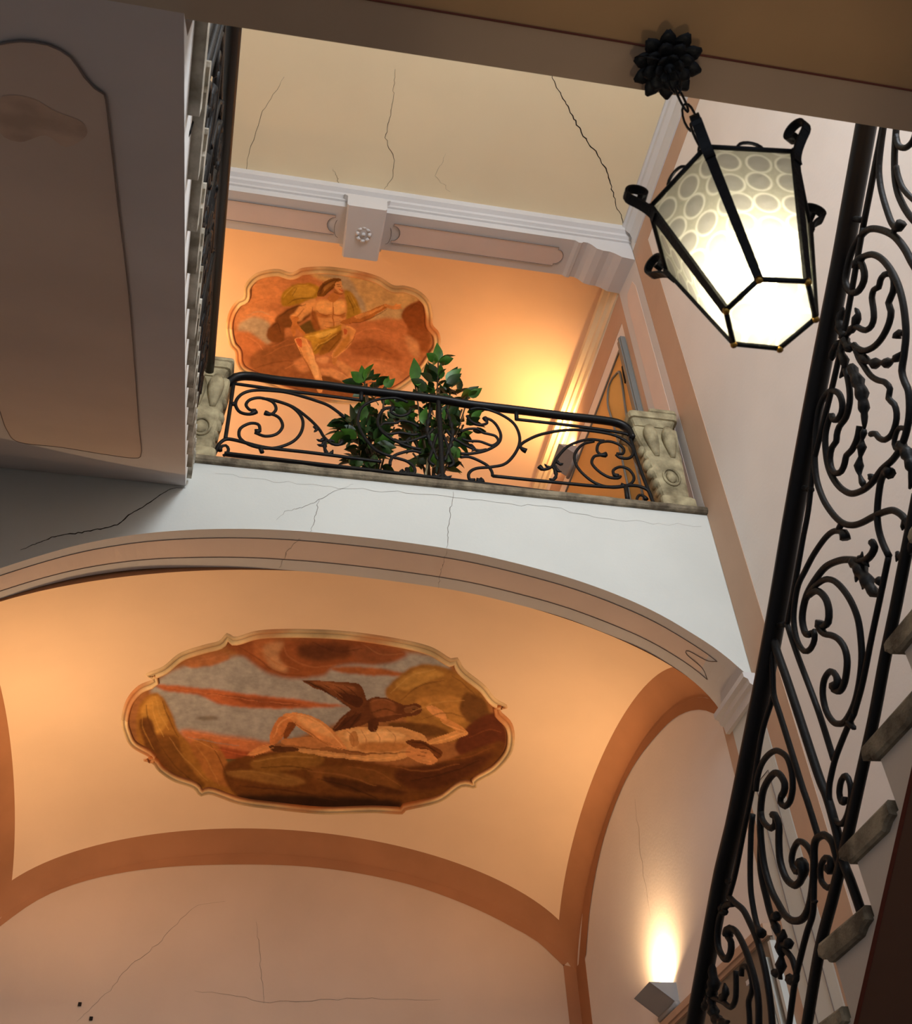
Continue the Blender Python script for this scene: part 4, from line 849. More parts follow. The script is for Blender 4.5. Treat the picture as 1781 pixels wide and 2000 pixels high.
for row, (R1, zz, nq, lw) in enumerate(((84, -8, 10, 18), (60, -20, 8, 17), (34, -30, 6, 13))):
    for q in range(nq):
        a = 2 * math.pi * q / nq + row * .3; u = np.array([math.cos(a), math.sin(a), 0]); tn = np.array([-u[1], u[0], 0]); c0 = np.array([ax, ay, top_z + zz * mm]); g = G(); rowsP = []
        for s in np.linspace(0, 1, 6):
            wdt = lw * (0.45 + 0.75 * math.sin(math.pi * min(1, s * .85 + .1))) * (1 if s < .99 else .35); drop = -(16 * s * s) + (6 if s > .9 else 0)
            rowsP.append([c0 + u * (10 + (R1 - 10) * s) * mm + tn * wdt * v * mm + np.array([0, 0, (drop - 4 * (1 - abs(v))) * mm]) for v in (-1, -.5, 0, .5, 1)])
        g.grid(rowsP); o = link('rosette_petal', g, MT['iron'], lan, True); sm = o.modifiers.new('thickness', 'SOLIDIFY'); sm.thickness = 0.003
g = G(); blob(g, (ax, ay, top_z - 36 * mm), 15 * mm, 15 * mm, 13 * mm, n=10, m=6); link('rosette_boss', g, MT['iron'], lan, True)
g = G(); cR = np.array([ax, ay, top_z - 14 * mm]) + np.array([-52, -10, -12]) * mm
tube(g, [cR + np.array([26 * math.cos(q), 12 * math.sin(q), 26 * math.sin(q)]) * mm for q in np.linspace(0, 2 * math.pi, 19)[:-1]], 2.4 * mm, (0, 1, 0), n=6, closed=True); link('side_ring', g, MT['iron'], lan, True)

# ------------------------------------------------------------------ frescoes
def inpoly(px, py, poly):
    inside = np.zeros(px.shape, bool); n = len(poly)
    for i in range(n):
        x0, y0 = poly[i]; x1, y1 = poly[(i + 1) % n]
        if y0 == y1: continue
        c = ((y0 > py) != (y1 > py)) & (px < (x1 - x0) * (py - y0) / (y1 - y0) + x0); inside ^= c
    return inside
def blur(a, r):
    if r < 1: return a
    r = int(r)
    for ax_ in (0, 1):
        for _ in range(2):
            pad = [(r, r) if k == ax_ else (0, 0) for k in range(2)]; b = np.pad(a, pad, mode='edge'); c = np.cumsum(b, axis=ax_)
            c = np.concatenate([np.zeros_like(np.take(c, [0], ax_)), c], ax_); n = a.shape[ax_]
            a = (np.take(c, range(2 * r + 1, 2 * r + 1 + n), ax_) - np.take(c, range(0, n), ax_)) / (2 * r + 1)
    return a
def off_ring(pts, d):                              # inward offset of a closed clockwise ring
    P = np.array(pts); n = len(P); out = []; area_ = 0.5 * np.sum(P[:, 0] * np.roll(P[:, 1], -1) - np.roll(P[:, 0], -1) * P[:, 1]); sg = 1 if area_ > 0 else -1
    for i in range(n):
        t = P[(i + 2) % n] - P[(i - 2) % n]; t = t / (np.linalg.norm(t) + 1e-9); out.append(P[i] + sg * d * np.array([-t[1], t[0]]))
    return np.array(out)
def noise2(shape, cell, rs_):
    n, m_ = shape; a = rs_.rand(n // cell + 3, m_ // cell + 3); yi = np.arange(n) / cell; xi = np.arange(m_) / cell
    y0 = yi.astype(int); x0 = xi.astype(int); fy = (yi - y0)[:, None]; fx = (xi - x0)[None, :]; fy = fy * fy * (3 - 2 * fy); fx = fx * fx * (3 - 2 * fx)
    return (a[y0][:, x0] * (1 - fy) * (1 - fx) + a[y0 + 1][:, x0] * fy * (1 - fx) + a[y0][:, x0 + 1] * (1 - fy) * fx + a[y0 + 1][:, x0 + 1] * fy * fx)
def fresco(name, label, outline, zf, step, layers, ground, width, y0, origin, strokes=()):
    t = thing(name, label, 'fresco', origin, 'vault frescoes')
    ring = np.array(spline([np.array([a, b, 0.]) for a, b in outline], 3.0, True))[:, :2]
    ring = resample(np.vstack([ring, ring[:1]]), 260)[:-1]
    inner = off_ring(ring, width)
    x0, x1 = ring[:, 0].min(), ring[:, 0].max(); yy0, yy1 = ring[:, 1].min(), ring[:, 1].max()
    gx = np.arange(x0, x1 + step, step); gy = np.arange(yy0, yy1 + step, step); PX, PY = np.meshgrid(gx, gy); rs_ = np.random.RandomState(7)
    # hand-painted wobble so that outlines are not razor straight
    WX = PX + 2.5 * (noise2(PX.shape, 9, rs_) - .5); WY = PY + 2.5 * (noise2(PX.shape, 9, rs_) - .5)
    img = np.zeros(PX.shape + (3,)); img[:] = np.array(srgb(*ground)[:3])
    for poly, col, soft in layers:
        if soft < 0: m_ = inpoly(PX, PY, poly).astype(float); soft = -soft
        else: m_ = inpoly(WX, WY, [tuple(p[:2]) for p in spline([np.array([a, b, 0.]) for a, b in poly], 4.0, True)]).astype(float)
        m_ = blur(m_, soft / step * .7)[..., None]; img = img * (1 - m_) + np.array(srgb(*col)[:3]) * m_
    for pts_, wd, col, soft in strokes:
        Pq = np.array(spline([np.array([a, b, 0.]) for a, b in pts_], 3.0))[:, :2]; m_ = np.zeros(PX.shape)
        bx = (WX > Pq[:, 0].min() - 3 * wd - 4) & (WX < Pq[:, 0].max() + 3 * wd + 4) & (WY > Pq[:, 1].min() - 3 * wd - 4) & (WY < Pq[:, 1].max() + 3 * wd + 4)
        xs_, ys_ = WX[bx], WY[bx]; d2 = np.full(xs_.shape, 1e9); n_ = len(Pq)
        for i_ in range(n_ - 1):
            a_, b_ = Pq[i_], Pq[i_ + 1]; e_ = b_ - a_; L2_ = e_ @ e_ + 1e-9; tt = np.clip(((xs_ - a_[0]) * e_[0] + (ys_ - a_[1]) * e_[1]) / L2_, 0, 1)
            w_ = wd * (0.35 + 0.65 * math.sin(math.pi * (i_ + .6) / n_)); d2 = np.minimum(d2, np.hypot(xs_ - a_[0] - tt * e_[0], ys_ - a_[1] - tt * e_[1]) / w_)
        m_[bx] = np.clip((1.0 - d2) * 2.2, 0, 1) * soft; m_ = m_[..., None]; img = img * (1 - m_) + np.array(srgb(*col)[:3]) * m_
    st_ = (noise2(PX.shape, 4, rs_) - .5) * .12 + (noise2(PX.shape, 16, rs_) - .5) * .22 + (noise2(PX.shape, 2, rs_) - .5) * .08
    img = np.clip(img * (1 + st_[..., None]), 0, 1)
    P = hit(PX, PY, zf, y0); Nn = snorm(P, zf); P = P + Nn * 0.0009
    mid = off_ring(ring, width * .55); keep = inpoly(PX, PY, [tuple(p) for p in mid]); idx = -np.ones(PX.shape, int)
    q = keep[:-1, :-1] & keep[1:, :-1] & keep[1:, 1:] & keep[:-1, 1:]; use = np.zeros(PX.shape, bool)
    for a in (slice(0, -1), slice(1, None)):
        for b in (slice(0, -1), slice(1, None)): use[a, b] |= q
    idx[use] = np.arange(use.sum()); I_, J_ = np.nonzero(q)
    f = np.stack([idx[I_, J_], idx[I_ + 1, J_], idx[I_ + 1, J_ + 1], idx[I_, J_ + 1]], 1)
    g = G(); g.v = P[use].tolist(); g.f = f.tolist(); g.m = [0] * len(f); o = link('painted_scene', g, MT['fresco'], t, True)
    ca = o.data.color_attributes.new('paint', 'FLOAT_COLOR', 'POINT'); ca.data.foreach_set('color', np.concatenate([img[use], np.ones((use.sum(), 1))], 1).astype(np.float32).ravel())
    # raised moulding all round
    fr_ = [(-0.12, -0.0006), (0.0, .0022), (.16, .0034), (.30, .0022), (.42, .0018), (.56, .0044), (.74, .0050), (.88, .0030), (1.0, -.0004)]
    cols = [(206, 176, 138), (214, 190, 152), (196, 164, 120), (150, 128, 104), (206, 182, 140), (226, 200, 156), (214, 170, 120), (150, 96, 62), (70, 46, 34)]
    rows = []; colv = []
    for (s, h), c_ in zip(fr_, cols):
        rg = off_ring(ring, width * s); Q = hit(rg[:, 0], rg[:, 1], zf, y0); Q = Q + snorm(Q, zf) * h; rows.append(np.vstack([Q, Q[:1]]))
        for i in range(len(Q) + 1):
            k = 1 + .25 * math.sin(i * .31) * math.sin(i * .13 + 2); rust = max(0, math.sin(i * .21 + s) * math.sin(i * .055 + 1)) * .7; base = np.array(srgb(*c_)[:3]); colv.append(base * k * (1 - rust) + np.array(srgb(196, 110, 52)[:3]) * rust)
    g = G(); g.grid([list(map(tuple, r)) for r in rows]); o = link('moulded_frame', g, MT['frame'], t, True)
    ca = o.data.color_attributes.new('paint', 'FLOAT_COLOR', 'POINT'); ca.data.foreach_set('color', np.concatenate([np.array(colv), np.ones((len(colv), 1))], 1).astype(np.float32).ravel())
    return t
OUT1 = [(442.6,641),(447.7,611),(462.8,588),(476.7,580),(479,558),(495.7,538),(518,529),(543.7,526.5),(566,533),(577,531),(592,524),(632,521.5),(670,525),(708,531.6),(740.8,541.7),(768,558),(791,559),(816.6,568),(836.8,588),(843,613),(844,634),(857,651.6),(858,677),(844,700),(824,727),(784,760),(733,780),(683,788),(619.5,781),(556,765),(506,742),(473,725),(462,707),(460,687),(449,673)]
Q1 = lambda L_: [(430 + a / 3.958, 500 + b / 3.958) for a, b in L_]
L1 = [
 (Q1([(730,120),(1150,130),(1400,250),(1560,330),(1420,420),(1350,500),(1180,520),(1050,420),(960,250),(760,180)]), (206, 172, 120), 5),
 (Q1([(740,130),(960,140),(1040,240),(1100,330),(1130,430),(1040,380),(960,260),(860,170)]), (176, 160, 136), 4),
 (Q1([(1180,470),(1320,400),(1440,420),(1400,480),(1250,500)]), (196, 168, 126), 4),
 (Q1([(180,200),(300,150),(520,170),(560,250),(470,330),(300,400),(180,390)]), (206, 138, 88), 6),
 (Q1([(130,420),(260,400),(420,440),(400,540),(280,560),(140,560)]), (214, 146, 96), 6),
 (Q1([(150,520),(260,470),(380,520),(400,640),(370,680),(290,640),(150,600)]), (178, 158, 132), 4),
 (Q1([(120,590),(230,590),(330,660),(380,720),(560,800),(620,900),(420,900),(250,880),(150,720)]), (190, 118, 72), 5),
 (Q1([(230,790),(420,660),(600,620),(640,760),(520,860),(300,900)]), (140, 88, 50), 5),
 (Q1([(430,470),(560,390),(700,350),(720,420),(620,520),(500,560),(440,540)]), (116, 72, 34), 2),
 (Q1([(370,560),(450,500),(500,560),(480,660),(400,660),(360,620)]), (120, 72, 34), 2),
 (Q1([(470,340),(500,260),(580,220),(700,210),(770,240),(740,320),(640,360),(500,390)]), (168, 130, 40), 2),
 (Q1([(560,260),(640,230),(740,250),(700,310),(580,320)]), (196, 156, 62), 3),
 (Q1([(960,260),(1030,290),(1090,430),(1040,470),(970,480),(970,360)]), (170, 132, 48), 2),
 (Q1([(640,520),(740,480),(760,600),(660,600),(610,560)]), (104, 80, 36), 3),
 (Q1([(1000,560),(1250,480),(1420,500),(1560,560),(1600,700),(1500,860),(1350,980),(1100,1010),(1040,900),(900,820),(960,680)]), (192, 122, 76), 5),
 (Q1([(1400,450),(1470,370),(1560,340),(1590,460),(1610,600),(1520,640),(1460,560)]), (140, 78, 36), 3),
 (Q1([(1450,560),(1620,600),(1600,740),(1500,700)]), (154, 90, 46), 4),
 (Q1([(1000,680),(1180,640),(1340,700),(1400,800),(1200,780),(1040,760)]), (168, 102, 58), 5),
 (Q1([(1150,820),(1300,840),(1420,920),(1350,1000),(1150,960)]), (208, 138, 90), 5),
 (Q1([(1430,620),(1520,660),(1540,780),(1480,760)]), (206, 148, 100), 4),
 (Q1([(250,900),(500,800),(700,840),(760,960),(620,1000),(400,960)]), (150, 94, 54), 4),
 (Q1([(480,980),(900,950),(1080,1000),(1000,1110),(700,1100)]), (140, 86, 48), 4),
 (Q1([(560,820),(680,780),(720,860),(640,900)]), (196, 132, 84), 4),
 (Q1([(740,790),(830,780),(830,820),(780,830)]), (222, 160, 110), 2), (Q1([(760,880),(880,870),(980,940),(1040,1010),(900,960),(800,920)]), (214, 152, 100), 3),
 (Q1([(800,920),(920,960),(1060,1030),(900,1010),(800,990)]), (120, 76, 38), 3),
 (Q1([(880,800),(1000,850),(1080,920),(1060,980),(960,900)]), (212, 150, 96), 3),
 # body
 (Q1([(770,330),(860,340),(960,330),(980,400),(960,520),(900,560),(800,560),(720,520),(700,440),(710,370)]), (214, 152, 92), 2),
 (Q1([(860,350),(950,345),(965,420),(900,450),(870,420)]), (234, 180, 116), 3), (Q1([(760,350),(850,355),(860,430),(790,450),(740,410)]), (228, 172, 110), 3),
 (Q1([(740,430),(860,460),(960,450),(955,480),(860,490),(760,470)]), (176, 112, 60), 2),
 (Q1([(790,480),(930,470),(930,540),(800,540)]), (216, 156, 98), 3), (Q1([(868,350),(876,350),(880,560),(872,560)]), (180, 116, 64), 1),
 (Q1([(700,430),(740,440),(770,560),(720,560)]), (150, 92, 44), 2),
 (Q1([(640,360),(720,330),(740,380),(700,430),(650,470),(620,500),(560,490),(540,460),(580,430)]), (224, 164, 104), 2),
 (Q1([(540,460),(610,470),(600,520),(650,590),(640,610),(590,560),(580,610),(560,620),(548,560),(560,510)]), (196, 126, 66), 1.5),
 (Q1([(940,500),(1100,440),(1200,400),(1280,370),(1290,395),(1220,440),(1150,490),(1080,505),(960,525)]), (178, 112, 56), 1.5),
 (Q1([(1040,460),(1200,410),(1270,380),(1200,430),(1080,480)]), (214, 150, 86), 1.5),
 (Q1([(1265,372),(1340,380),(1360,360),(1375,375),(1405,370),(1395,390),(1408,400),(1360,412),(1290,400)]), (216, 150, 88), 1),
 (Q1([(830,320),(900,260),(930,290),(890,350),(850,350)]), (190, 124, 66), 1.5),
 (Q1([(870,200),(930,190),(945,230),(930,250),(950,275),(920,280),(890,260)]), (226, 166, 106), 1),
 (Q1([(750,300),(770,230),(830,180),(910,168),(935,190),(890,200),(880,240),(840,270),(800,310)]), (122, 78, 30), 1.5), (Q1([(800,230),(860,190),(900,180),(850,230),(810,270)]), (158, 110, 52), 1.5),
 # drapery and legs
 (Q1([(640,620),(780,570),(940,530),(960,560),(900,620),(830,680),(760,740),(720,750),(700,660)]), (196, 152, 56), 2),
 (Q1([(740,600),(900,560),(850,610),(760,630)]), (222, 184, 90), 2), (Q1([(760,660),(830,650),(750,750),(720,740)]), (168, 124, 40), 2),
 (Q1([(940,540),(1000,535),(1050,570),(1030,620),(1000,690),(930,750),(880,790),(860,770),(900,690),(940,620)]), (216, 154, 92), 1.5),
 (Q1([(960,640),(1000,600),(990,680),(900,770),(870,770),(920,690)]), (188, 130, 62), 2), (Q1([(960,560),(985,570),(980,600),(965,605)]), (196, 104, 60), 1),
 (Q1([(830,640),(940,570),(940,640),(880,720),(800,760),(760,750)]), (146, 98, 38), 2.5),
 (Q1([(580,640),(640,630),(700,690),(730,780),(760,860),(790,940),(780,980),(740,970),(700,880),(630,760),(600,700)]), (224, 162, 102), 1.5),
 (Q1([(660,680),(710,760),(760,880),(750,950),(700,850)]), (240, 188, 128), 2.5), (Q1([(590,640),(625,640),(632,705),(600,680)]), (200, 104, 62), 1),
 (Q1([(740,960),(795,960),(790,1050),(750,1040)]), (220, 158, 98), 1), (Q1([(870,770),(900,780),(890,840),(870,830)]), (200, 136, 76), 1.5),
]
S1 = [(Q1(p), w, c, k) for p, w, c, k in [
 ([(770,300),(790,240),(850,195),(910,180)],2.2,(84,50,20),.8), ([(790,290),(830,230),(880,205)],1.6,(176,124,64),.7), ([(760,270),(800,215)],1.8,(96,58,24),.8), ([(800,310),(840,270),(868,235)],1.6,(90,54,24),.8),
 ([(905,232),(935,236)],1.0,(120,66,34),.8), ([(918,258),(944,268)],1.4,(196,70,40),.8), ([(900,215),(925,218)],.9,(90,50,26),.8), ([(880,275),(915,292),(945,285)],1.6,(140,80,40),.7),
 ([(745,425),(800,455),(862,450)],1.4,(150,88,44),.8), ([(868,448),(920,462),(968,440)],1.4,(150,88,44),.8), ([(870,360),(874,450),(880,540)],1.0,(170,104,58),.7), ([(800,500),(870,512),(930,500)],1.0,(168,104,58),.6), ([(720,380),(712,440),(740,520)],1.6,(140,80,40),.7), ([(800,540),(870,555),(940,530)],1.2,(150,92,44),.7),
 ([(650,400),(610,450),(560,480)],1.6,(150,88,46),.6), ([(1100,450),(1200,425),(1275,385)],1.4,(228,168,104),.7), ([(1000,515),(1120,500),(1220,450),(1290,405)],1.2,(104,58,26),.8), ([(1340,385),(1400,372)],1.0,(226,160,96),.9), ([(1350,398),(1410,404)],1.0,(226,160,96),.9), ([(1340,390),(1365,362)],1.0,(214,148,86),.9),
 ([(660,640),(700,720),(740,830),(770,950)],1.8,(246,196,138),.7), ([(610,700),(650,790),(700,890),(745,970)],1.6,(150,90,44),.7), ([(980,700),(920,760),(880,785)],1.6,(230,170,104),.7), ([(1050,590),(1020,650),(960,720)],1.2,(140,84,40),.7), ([(940,550),(1000,545),(1045,575)],1.4,(236,176,112),.8),
 ([(660,625),(760,600),(900,560)],1.6,(226,190,96),.7), ([(720,740),(780,690),(860,640),(930,590)],1.6,(120,84,28),.7), ([(740,700),(820,655),(900,600)],1.2,(218,180,84),.7), ([(760,640),(800,630),(850,600)],1.2,(130,92,34),.7), ([(730,720),(760,680)],1.2,(220,180,90),.7), ([(840,740),(880,690),(920,640)],1.6,(96,62,24),.6),
 ([(490,320),(560,240),(680,222)],1.6,(206,168,74),.7), ([(520,370),(600,330),(720,320)],1.6,(110,78,26),.7), ([(560,300),(590,250)],1.4,(120,88,30),.7), ([(980,300),(1020,380),(1030,440)],1.4,(120,88,30),.7), ([(1010,300),(1060,400)],1.2,(204,166,76),.6),
 ([(440,480),(540,410),(660,370)],1.8,(84,50,22),.6), ([(390,560),(440,520),(470,600)],1.6,(84,50,24),.6), ([(240,880),(420,820),(560,810)],2,(112,66,36),.5), ([(300,700),(420,690),(520,640)],2,(176,110,66),.5), ([(340,770),(480,700),(600,670)],2,(176,112,64),.5),
 ([(1020,620),(1160,560),(1300,590)],2,(214,142,92),.5), ([(1120,860),(1200,800),(1320,820)],2,(216,146,96),.5), ([(1040,720),(1200,700),(1330,760)],1.8,(140,82,44),.5), ([(1200,960),(1330,880),(1420,900)],2,(222,152,104),.5), ([(1240,520),(1340,500),(1420,530)],2,(210,136,84),.5), ([(900,880),(1000,950),(1060,1010)],1.6,(232,172,120),.6), ([(500,870),(600,820),(700,840)],1.8,(206,136,84),.5), ([(200,620),(280,660),(330,720)],1.8,(212,140,92),.5), ([(1420,600),(1500,680),(1540,760)],1.8,(206,146,98),.5),
 ([(180,300),(260,230),(340,210)],2,(222,158,108),.45), ([(230,370),(330,330),(430,330)],2,(190,118,72),.45), ([(200,460),(300,430),(380,450)],2,(190,160,130),.45), ([(1460,420),(1510,370),(1550,380)],1.6,(116,62,28),.6)]]
fresco('ceiling_fresco', 'scalloped fresco of a seated man on clouds, on the upper landing vault', OUT1, vault_up, 1.2, L1, (190, 124, 78), 13.5, Y1, W(0.08, 1.3, 1.8), S1)
OUT2 = [(238,1405),(248,1367),(271,1340),(300,1327),(285,1317),(319,1302.6),(352.7,1276),(400.5,1260),(429,1252.5),(444,1237),(460,1245),(505.5,1232.5),(582,1229.6),(677,1234),(773,1247.7),(840,1264),(880,1287),(892,1284),(906,1307),(944.6,1338),(966,1364),(992,1380),(975,1387),(997,1410),(1004,1438.7),(997,1472),(968.5,1505.5),(932,1527),(929,1539),(902,1537),(859,1566),(792,1582),(787,1589),(725,1586.6),(629.6,1589),(534,1579.5),(467,1570),(412,1551),(391,1554),(377,1539),(338,1524.6),(310,1505.5),(298,1490),(278,1484),(293,1479),(257,1457.8),(243,1432)]
Q2 = lambda L_: [(200 + a / 2.095, 1200 + b / 2.095) for a, b in L_]
L2 = [
 (Q2([(200,300),(330,210),(500,180),(700,150),(1300,160),(1420,240),(1300,350),(1000,430),(700,520),(360,500),(260,400)]), (164, 160, 156), 5),
 (Q2([(530,110),(1000,100),(1240,150),(1200,190),(1120,200),(960,210),(900,250),(760,260),(660,230),(590,180)]), (150, 84, 46), 6),
 (Q2([(820,120),(1000,120),(1020,170),(880,190),(800,160)]), (100, 54, 30), 7), (Q2([(620,110),(720,110),(700,200),(640,190)]), (178, 106, 62), 6),
 (Q2([(660,130),(740,110),(720,170),(760,230),(700,220),(670,180)]), (196, 142, 100), 5), (Q2([(1020,130),(1230,150),(1140,200),(1050,190)]), (140, 82, 50), 5),
 (Q2([(340,190),(480,150),(520,180),(440,210),(360,215)]), (176, 112, 70), 4), (Q2([(940,215),(1100,215),(1240,240),(1180,250),(1000,240)]), (170, 100, 58), 3),
 (Q2([(230,285),(420,300),(560,320),(760,340),(900,360),(1000,375),(860,380),(700,385),(500,370),(400,330),(250,310)]), (186, 104, 62), 3), (Q2([(500,330),(700,345),(820,370),(640,375)]), (146, 78, 46), 3),
 (Q2([(380,420),(440,410),(480,425),(420,430)]), (130, 120, 110), 3),
 (Q2([(320,470),(480,490),(620,510),(700,540),(640,600),(500,590),(380,540)]), (206, 124, 78), 5), (Q2([(450,540),(600,560),(620,590),(520,600)]), (168, 84, 48), 3), (Q2([(500,590),(610,600),(600,615),(510,615)]), (96, 84, 50), 2),
 (Q2([(140,400),(200,320),(250,340),(290,420),(320,490),(400,560),(480,560),(560,740),(420,740),(260,640),(160,560)]), (166, 112, 48), 3),
 (Q2([(160,380),(220,330),(270,420),(230,480),(180,470)]), (196, 142, 66), 4), (Q2([(200,500),(300,500),(340,600),(420,700),(340,690),(230,600)]), (126, 80, 34), 4), (Q2([(360,520),(440,510),(500,580),(540,700),(450,680),(390,600)]), (176, 112, 56), 3),
 (Q2([(150,440),(200,430),(240,560),(300,640),(200,590)]), (112, 68, 30), 4),
 (Q2([(1160,330),(1200,260),(1290,205),(1400,215),(1500,270),(1560,340),(1600,420),(1640,500),(1500,520),(1340,500),(1250,440)]), (158, 110, 52), 3),
 (Q2([(1200,280),(1300,220),(1400,240),(1340,270),(1240,310)]), (190, 142, 72), 3), (Q2([(1280,350),(1400,330),(1500,360),(1480,440),(1380,430)]), (182, 128, 64), 4), (Q2([(1490,320),(1570,360),(1580,460),(1500,440),(1460,380)]), (112, 72, 34), 3),
 (Q2([(1480,470),(1600,400),(1650,470),(1640,560),(1580,640),(1450,560)]), (98, 48, 26), 4),
 (Q2([(500,620),(700,560),(1000,590),(1300,620),(1500,560),(1640,520),(1600,640),(1500,700),(1350,770),(1200,800),(900,800),(580,760)]), (112, 66, 28), 4),
 (Q2([(510,640),(700,640),(830,680),(760,700),(560,670)]), (150, 104, 50), 3), (Q2([(610,600),(760,560),(900,570),(880,620),(740,640),(640,640)]), (146, 100, 44), 3),
 (Q2([(560,740),(900,740),(1200,760),(1180,800),(900,800),(600,790)]), (50, 28, 16), 5), (Q2([(860,620),(1150,640),(1200,720),(1000,720),(880,680)]), (128, 80, 36), 5),
 (Q2([(900,660),(1100,690),(1250,730),(1000,720)]), (86, 48, 22), 4), (Q2([(1200,640),(1450,600),(1600,560),(1500,660),(1300,720)]), (88, 46, 22), 5),
 (Q2([(1180,440),(1350,450),(1420,490),(1300,500),(1200,480)]), (104, 66, 30), 3),
 # reclining figure
 (Q2([(940,480),(1050,460),(1180,455),(1290,480),(1330,520),(1290,560),(1180,570),(1050,560),(960,540),(920,510)]), (216, 158, 100), 1.5),
 (Q2([(1000,480),(1150,470),(1240,500),(1150,520),(1020,520)]), (236, 184, 126), 3), (Q2([(1010,490),(1040,480),(1050,530),(1020,535)]), (190, 130, 76), 2), (Q2([(1080,520),(1250,530),(1200,560),(1050,555)]), (190, 128, 72), 2.5),
 (Q2([(740,410),(790,400),(870,420),(940,470),(980,520),(1000,550),(940,545),(860,500),(800,460),(770,440)]), (226, 152, 92), 1.5), (Q2([(800,415),(880,440),(950,500),(900,490),(820,450)]), (242, 178, 118), 2.5),
 (Q2([(730,415),(780,430),(770,470),(720,520),(690,530),(685,500),(700,460)]), (212, 132, 76), 1.5), (Q2([(760,440),(790,450),(760,500),(740,510)]), (140, 78, 38), 1.5),
 (Q2([(640,540),(700,530),(690,555),(620,575),(590,575)]), (222, 148, 90), 1), (Q2([(740,510),(850,500),(940,530),(880,545),(800,535),(740,530)]), (200, 132, 78), 1.5),
 (Q2([(800,545),(900,555),(1050,575),(1180,560),(1250,565),(1230,590),(1100,600),(960,585),(820,565)]), (218, 158, 98), 1.5), (Q2([(690,535),(800,545),(780,560),(700,558)]), (96, 56, 30), 1.5),
 (Q2([(1250,540),(1290,540),(1350,555),(1370,600),(1320,612),(1270,590),(1240,570)]), (216, 146, 90), 1.2), (Q2([(1240,520),(1290,510),(1340,530),(1390,560),(1370,590),(1340,555),(1280,545)]), (110, 60, 28), 1.5),
 (Q2([(1330,520),(1400,490),(1470,470),(1495,485),(1440,510),(1360,530)]), (214, 152, 92), 1.5), (Q2([(1400,420),(1440,440),(1490,475),(1460,480),(1410,450),(1380,430)]), (206, 140, 80), 1.2), (Q2([(1325,375),(1360,375),(1400,400),(1410,430),(1370,420),(1340,400)]), (224, 156, 96), 1),
 # eagle
 (Q2([(1080,350),(1130,335),(1190,350),(1230,370),(1280,360),(1305,375),(1295,405),(1230,420),(1150,440),(1090,440),(1040,460),(940,470),(1000,400),(1050,370)]), (104, 58, 32), 1.5),
 (Q2([(820,268),(900,272),(1020,275),(1060,290),(1080,350),(1060,400),(1010,380),(950,335),(880,305)]), (110, 62, 34), 1.5), (Q2([(860,275),(1000,285),(1040,310),(960,310)]), (146, 88, 52), 2.5), (Q2([(960,320),(1060,340),(1050,380),(1000,360)]), (82, 42, 24), 2),
 (Q2([(1100,350),(1180,355),(1200,400),(1120,420)]), (140, 84, 48), 2.5), (Q2([(1090,430),(1130,430),(1120,480),(1090,470)]), (92, 50, 28), 1), (Q2([(1240,375),(1290,375),(1280,395),(1240,400)]), (126, 80, 46), 1),
 (Q2([(940,470),(1000,420),(1060,410),(1020,460)]), (84, 44, 24), 2),
]
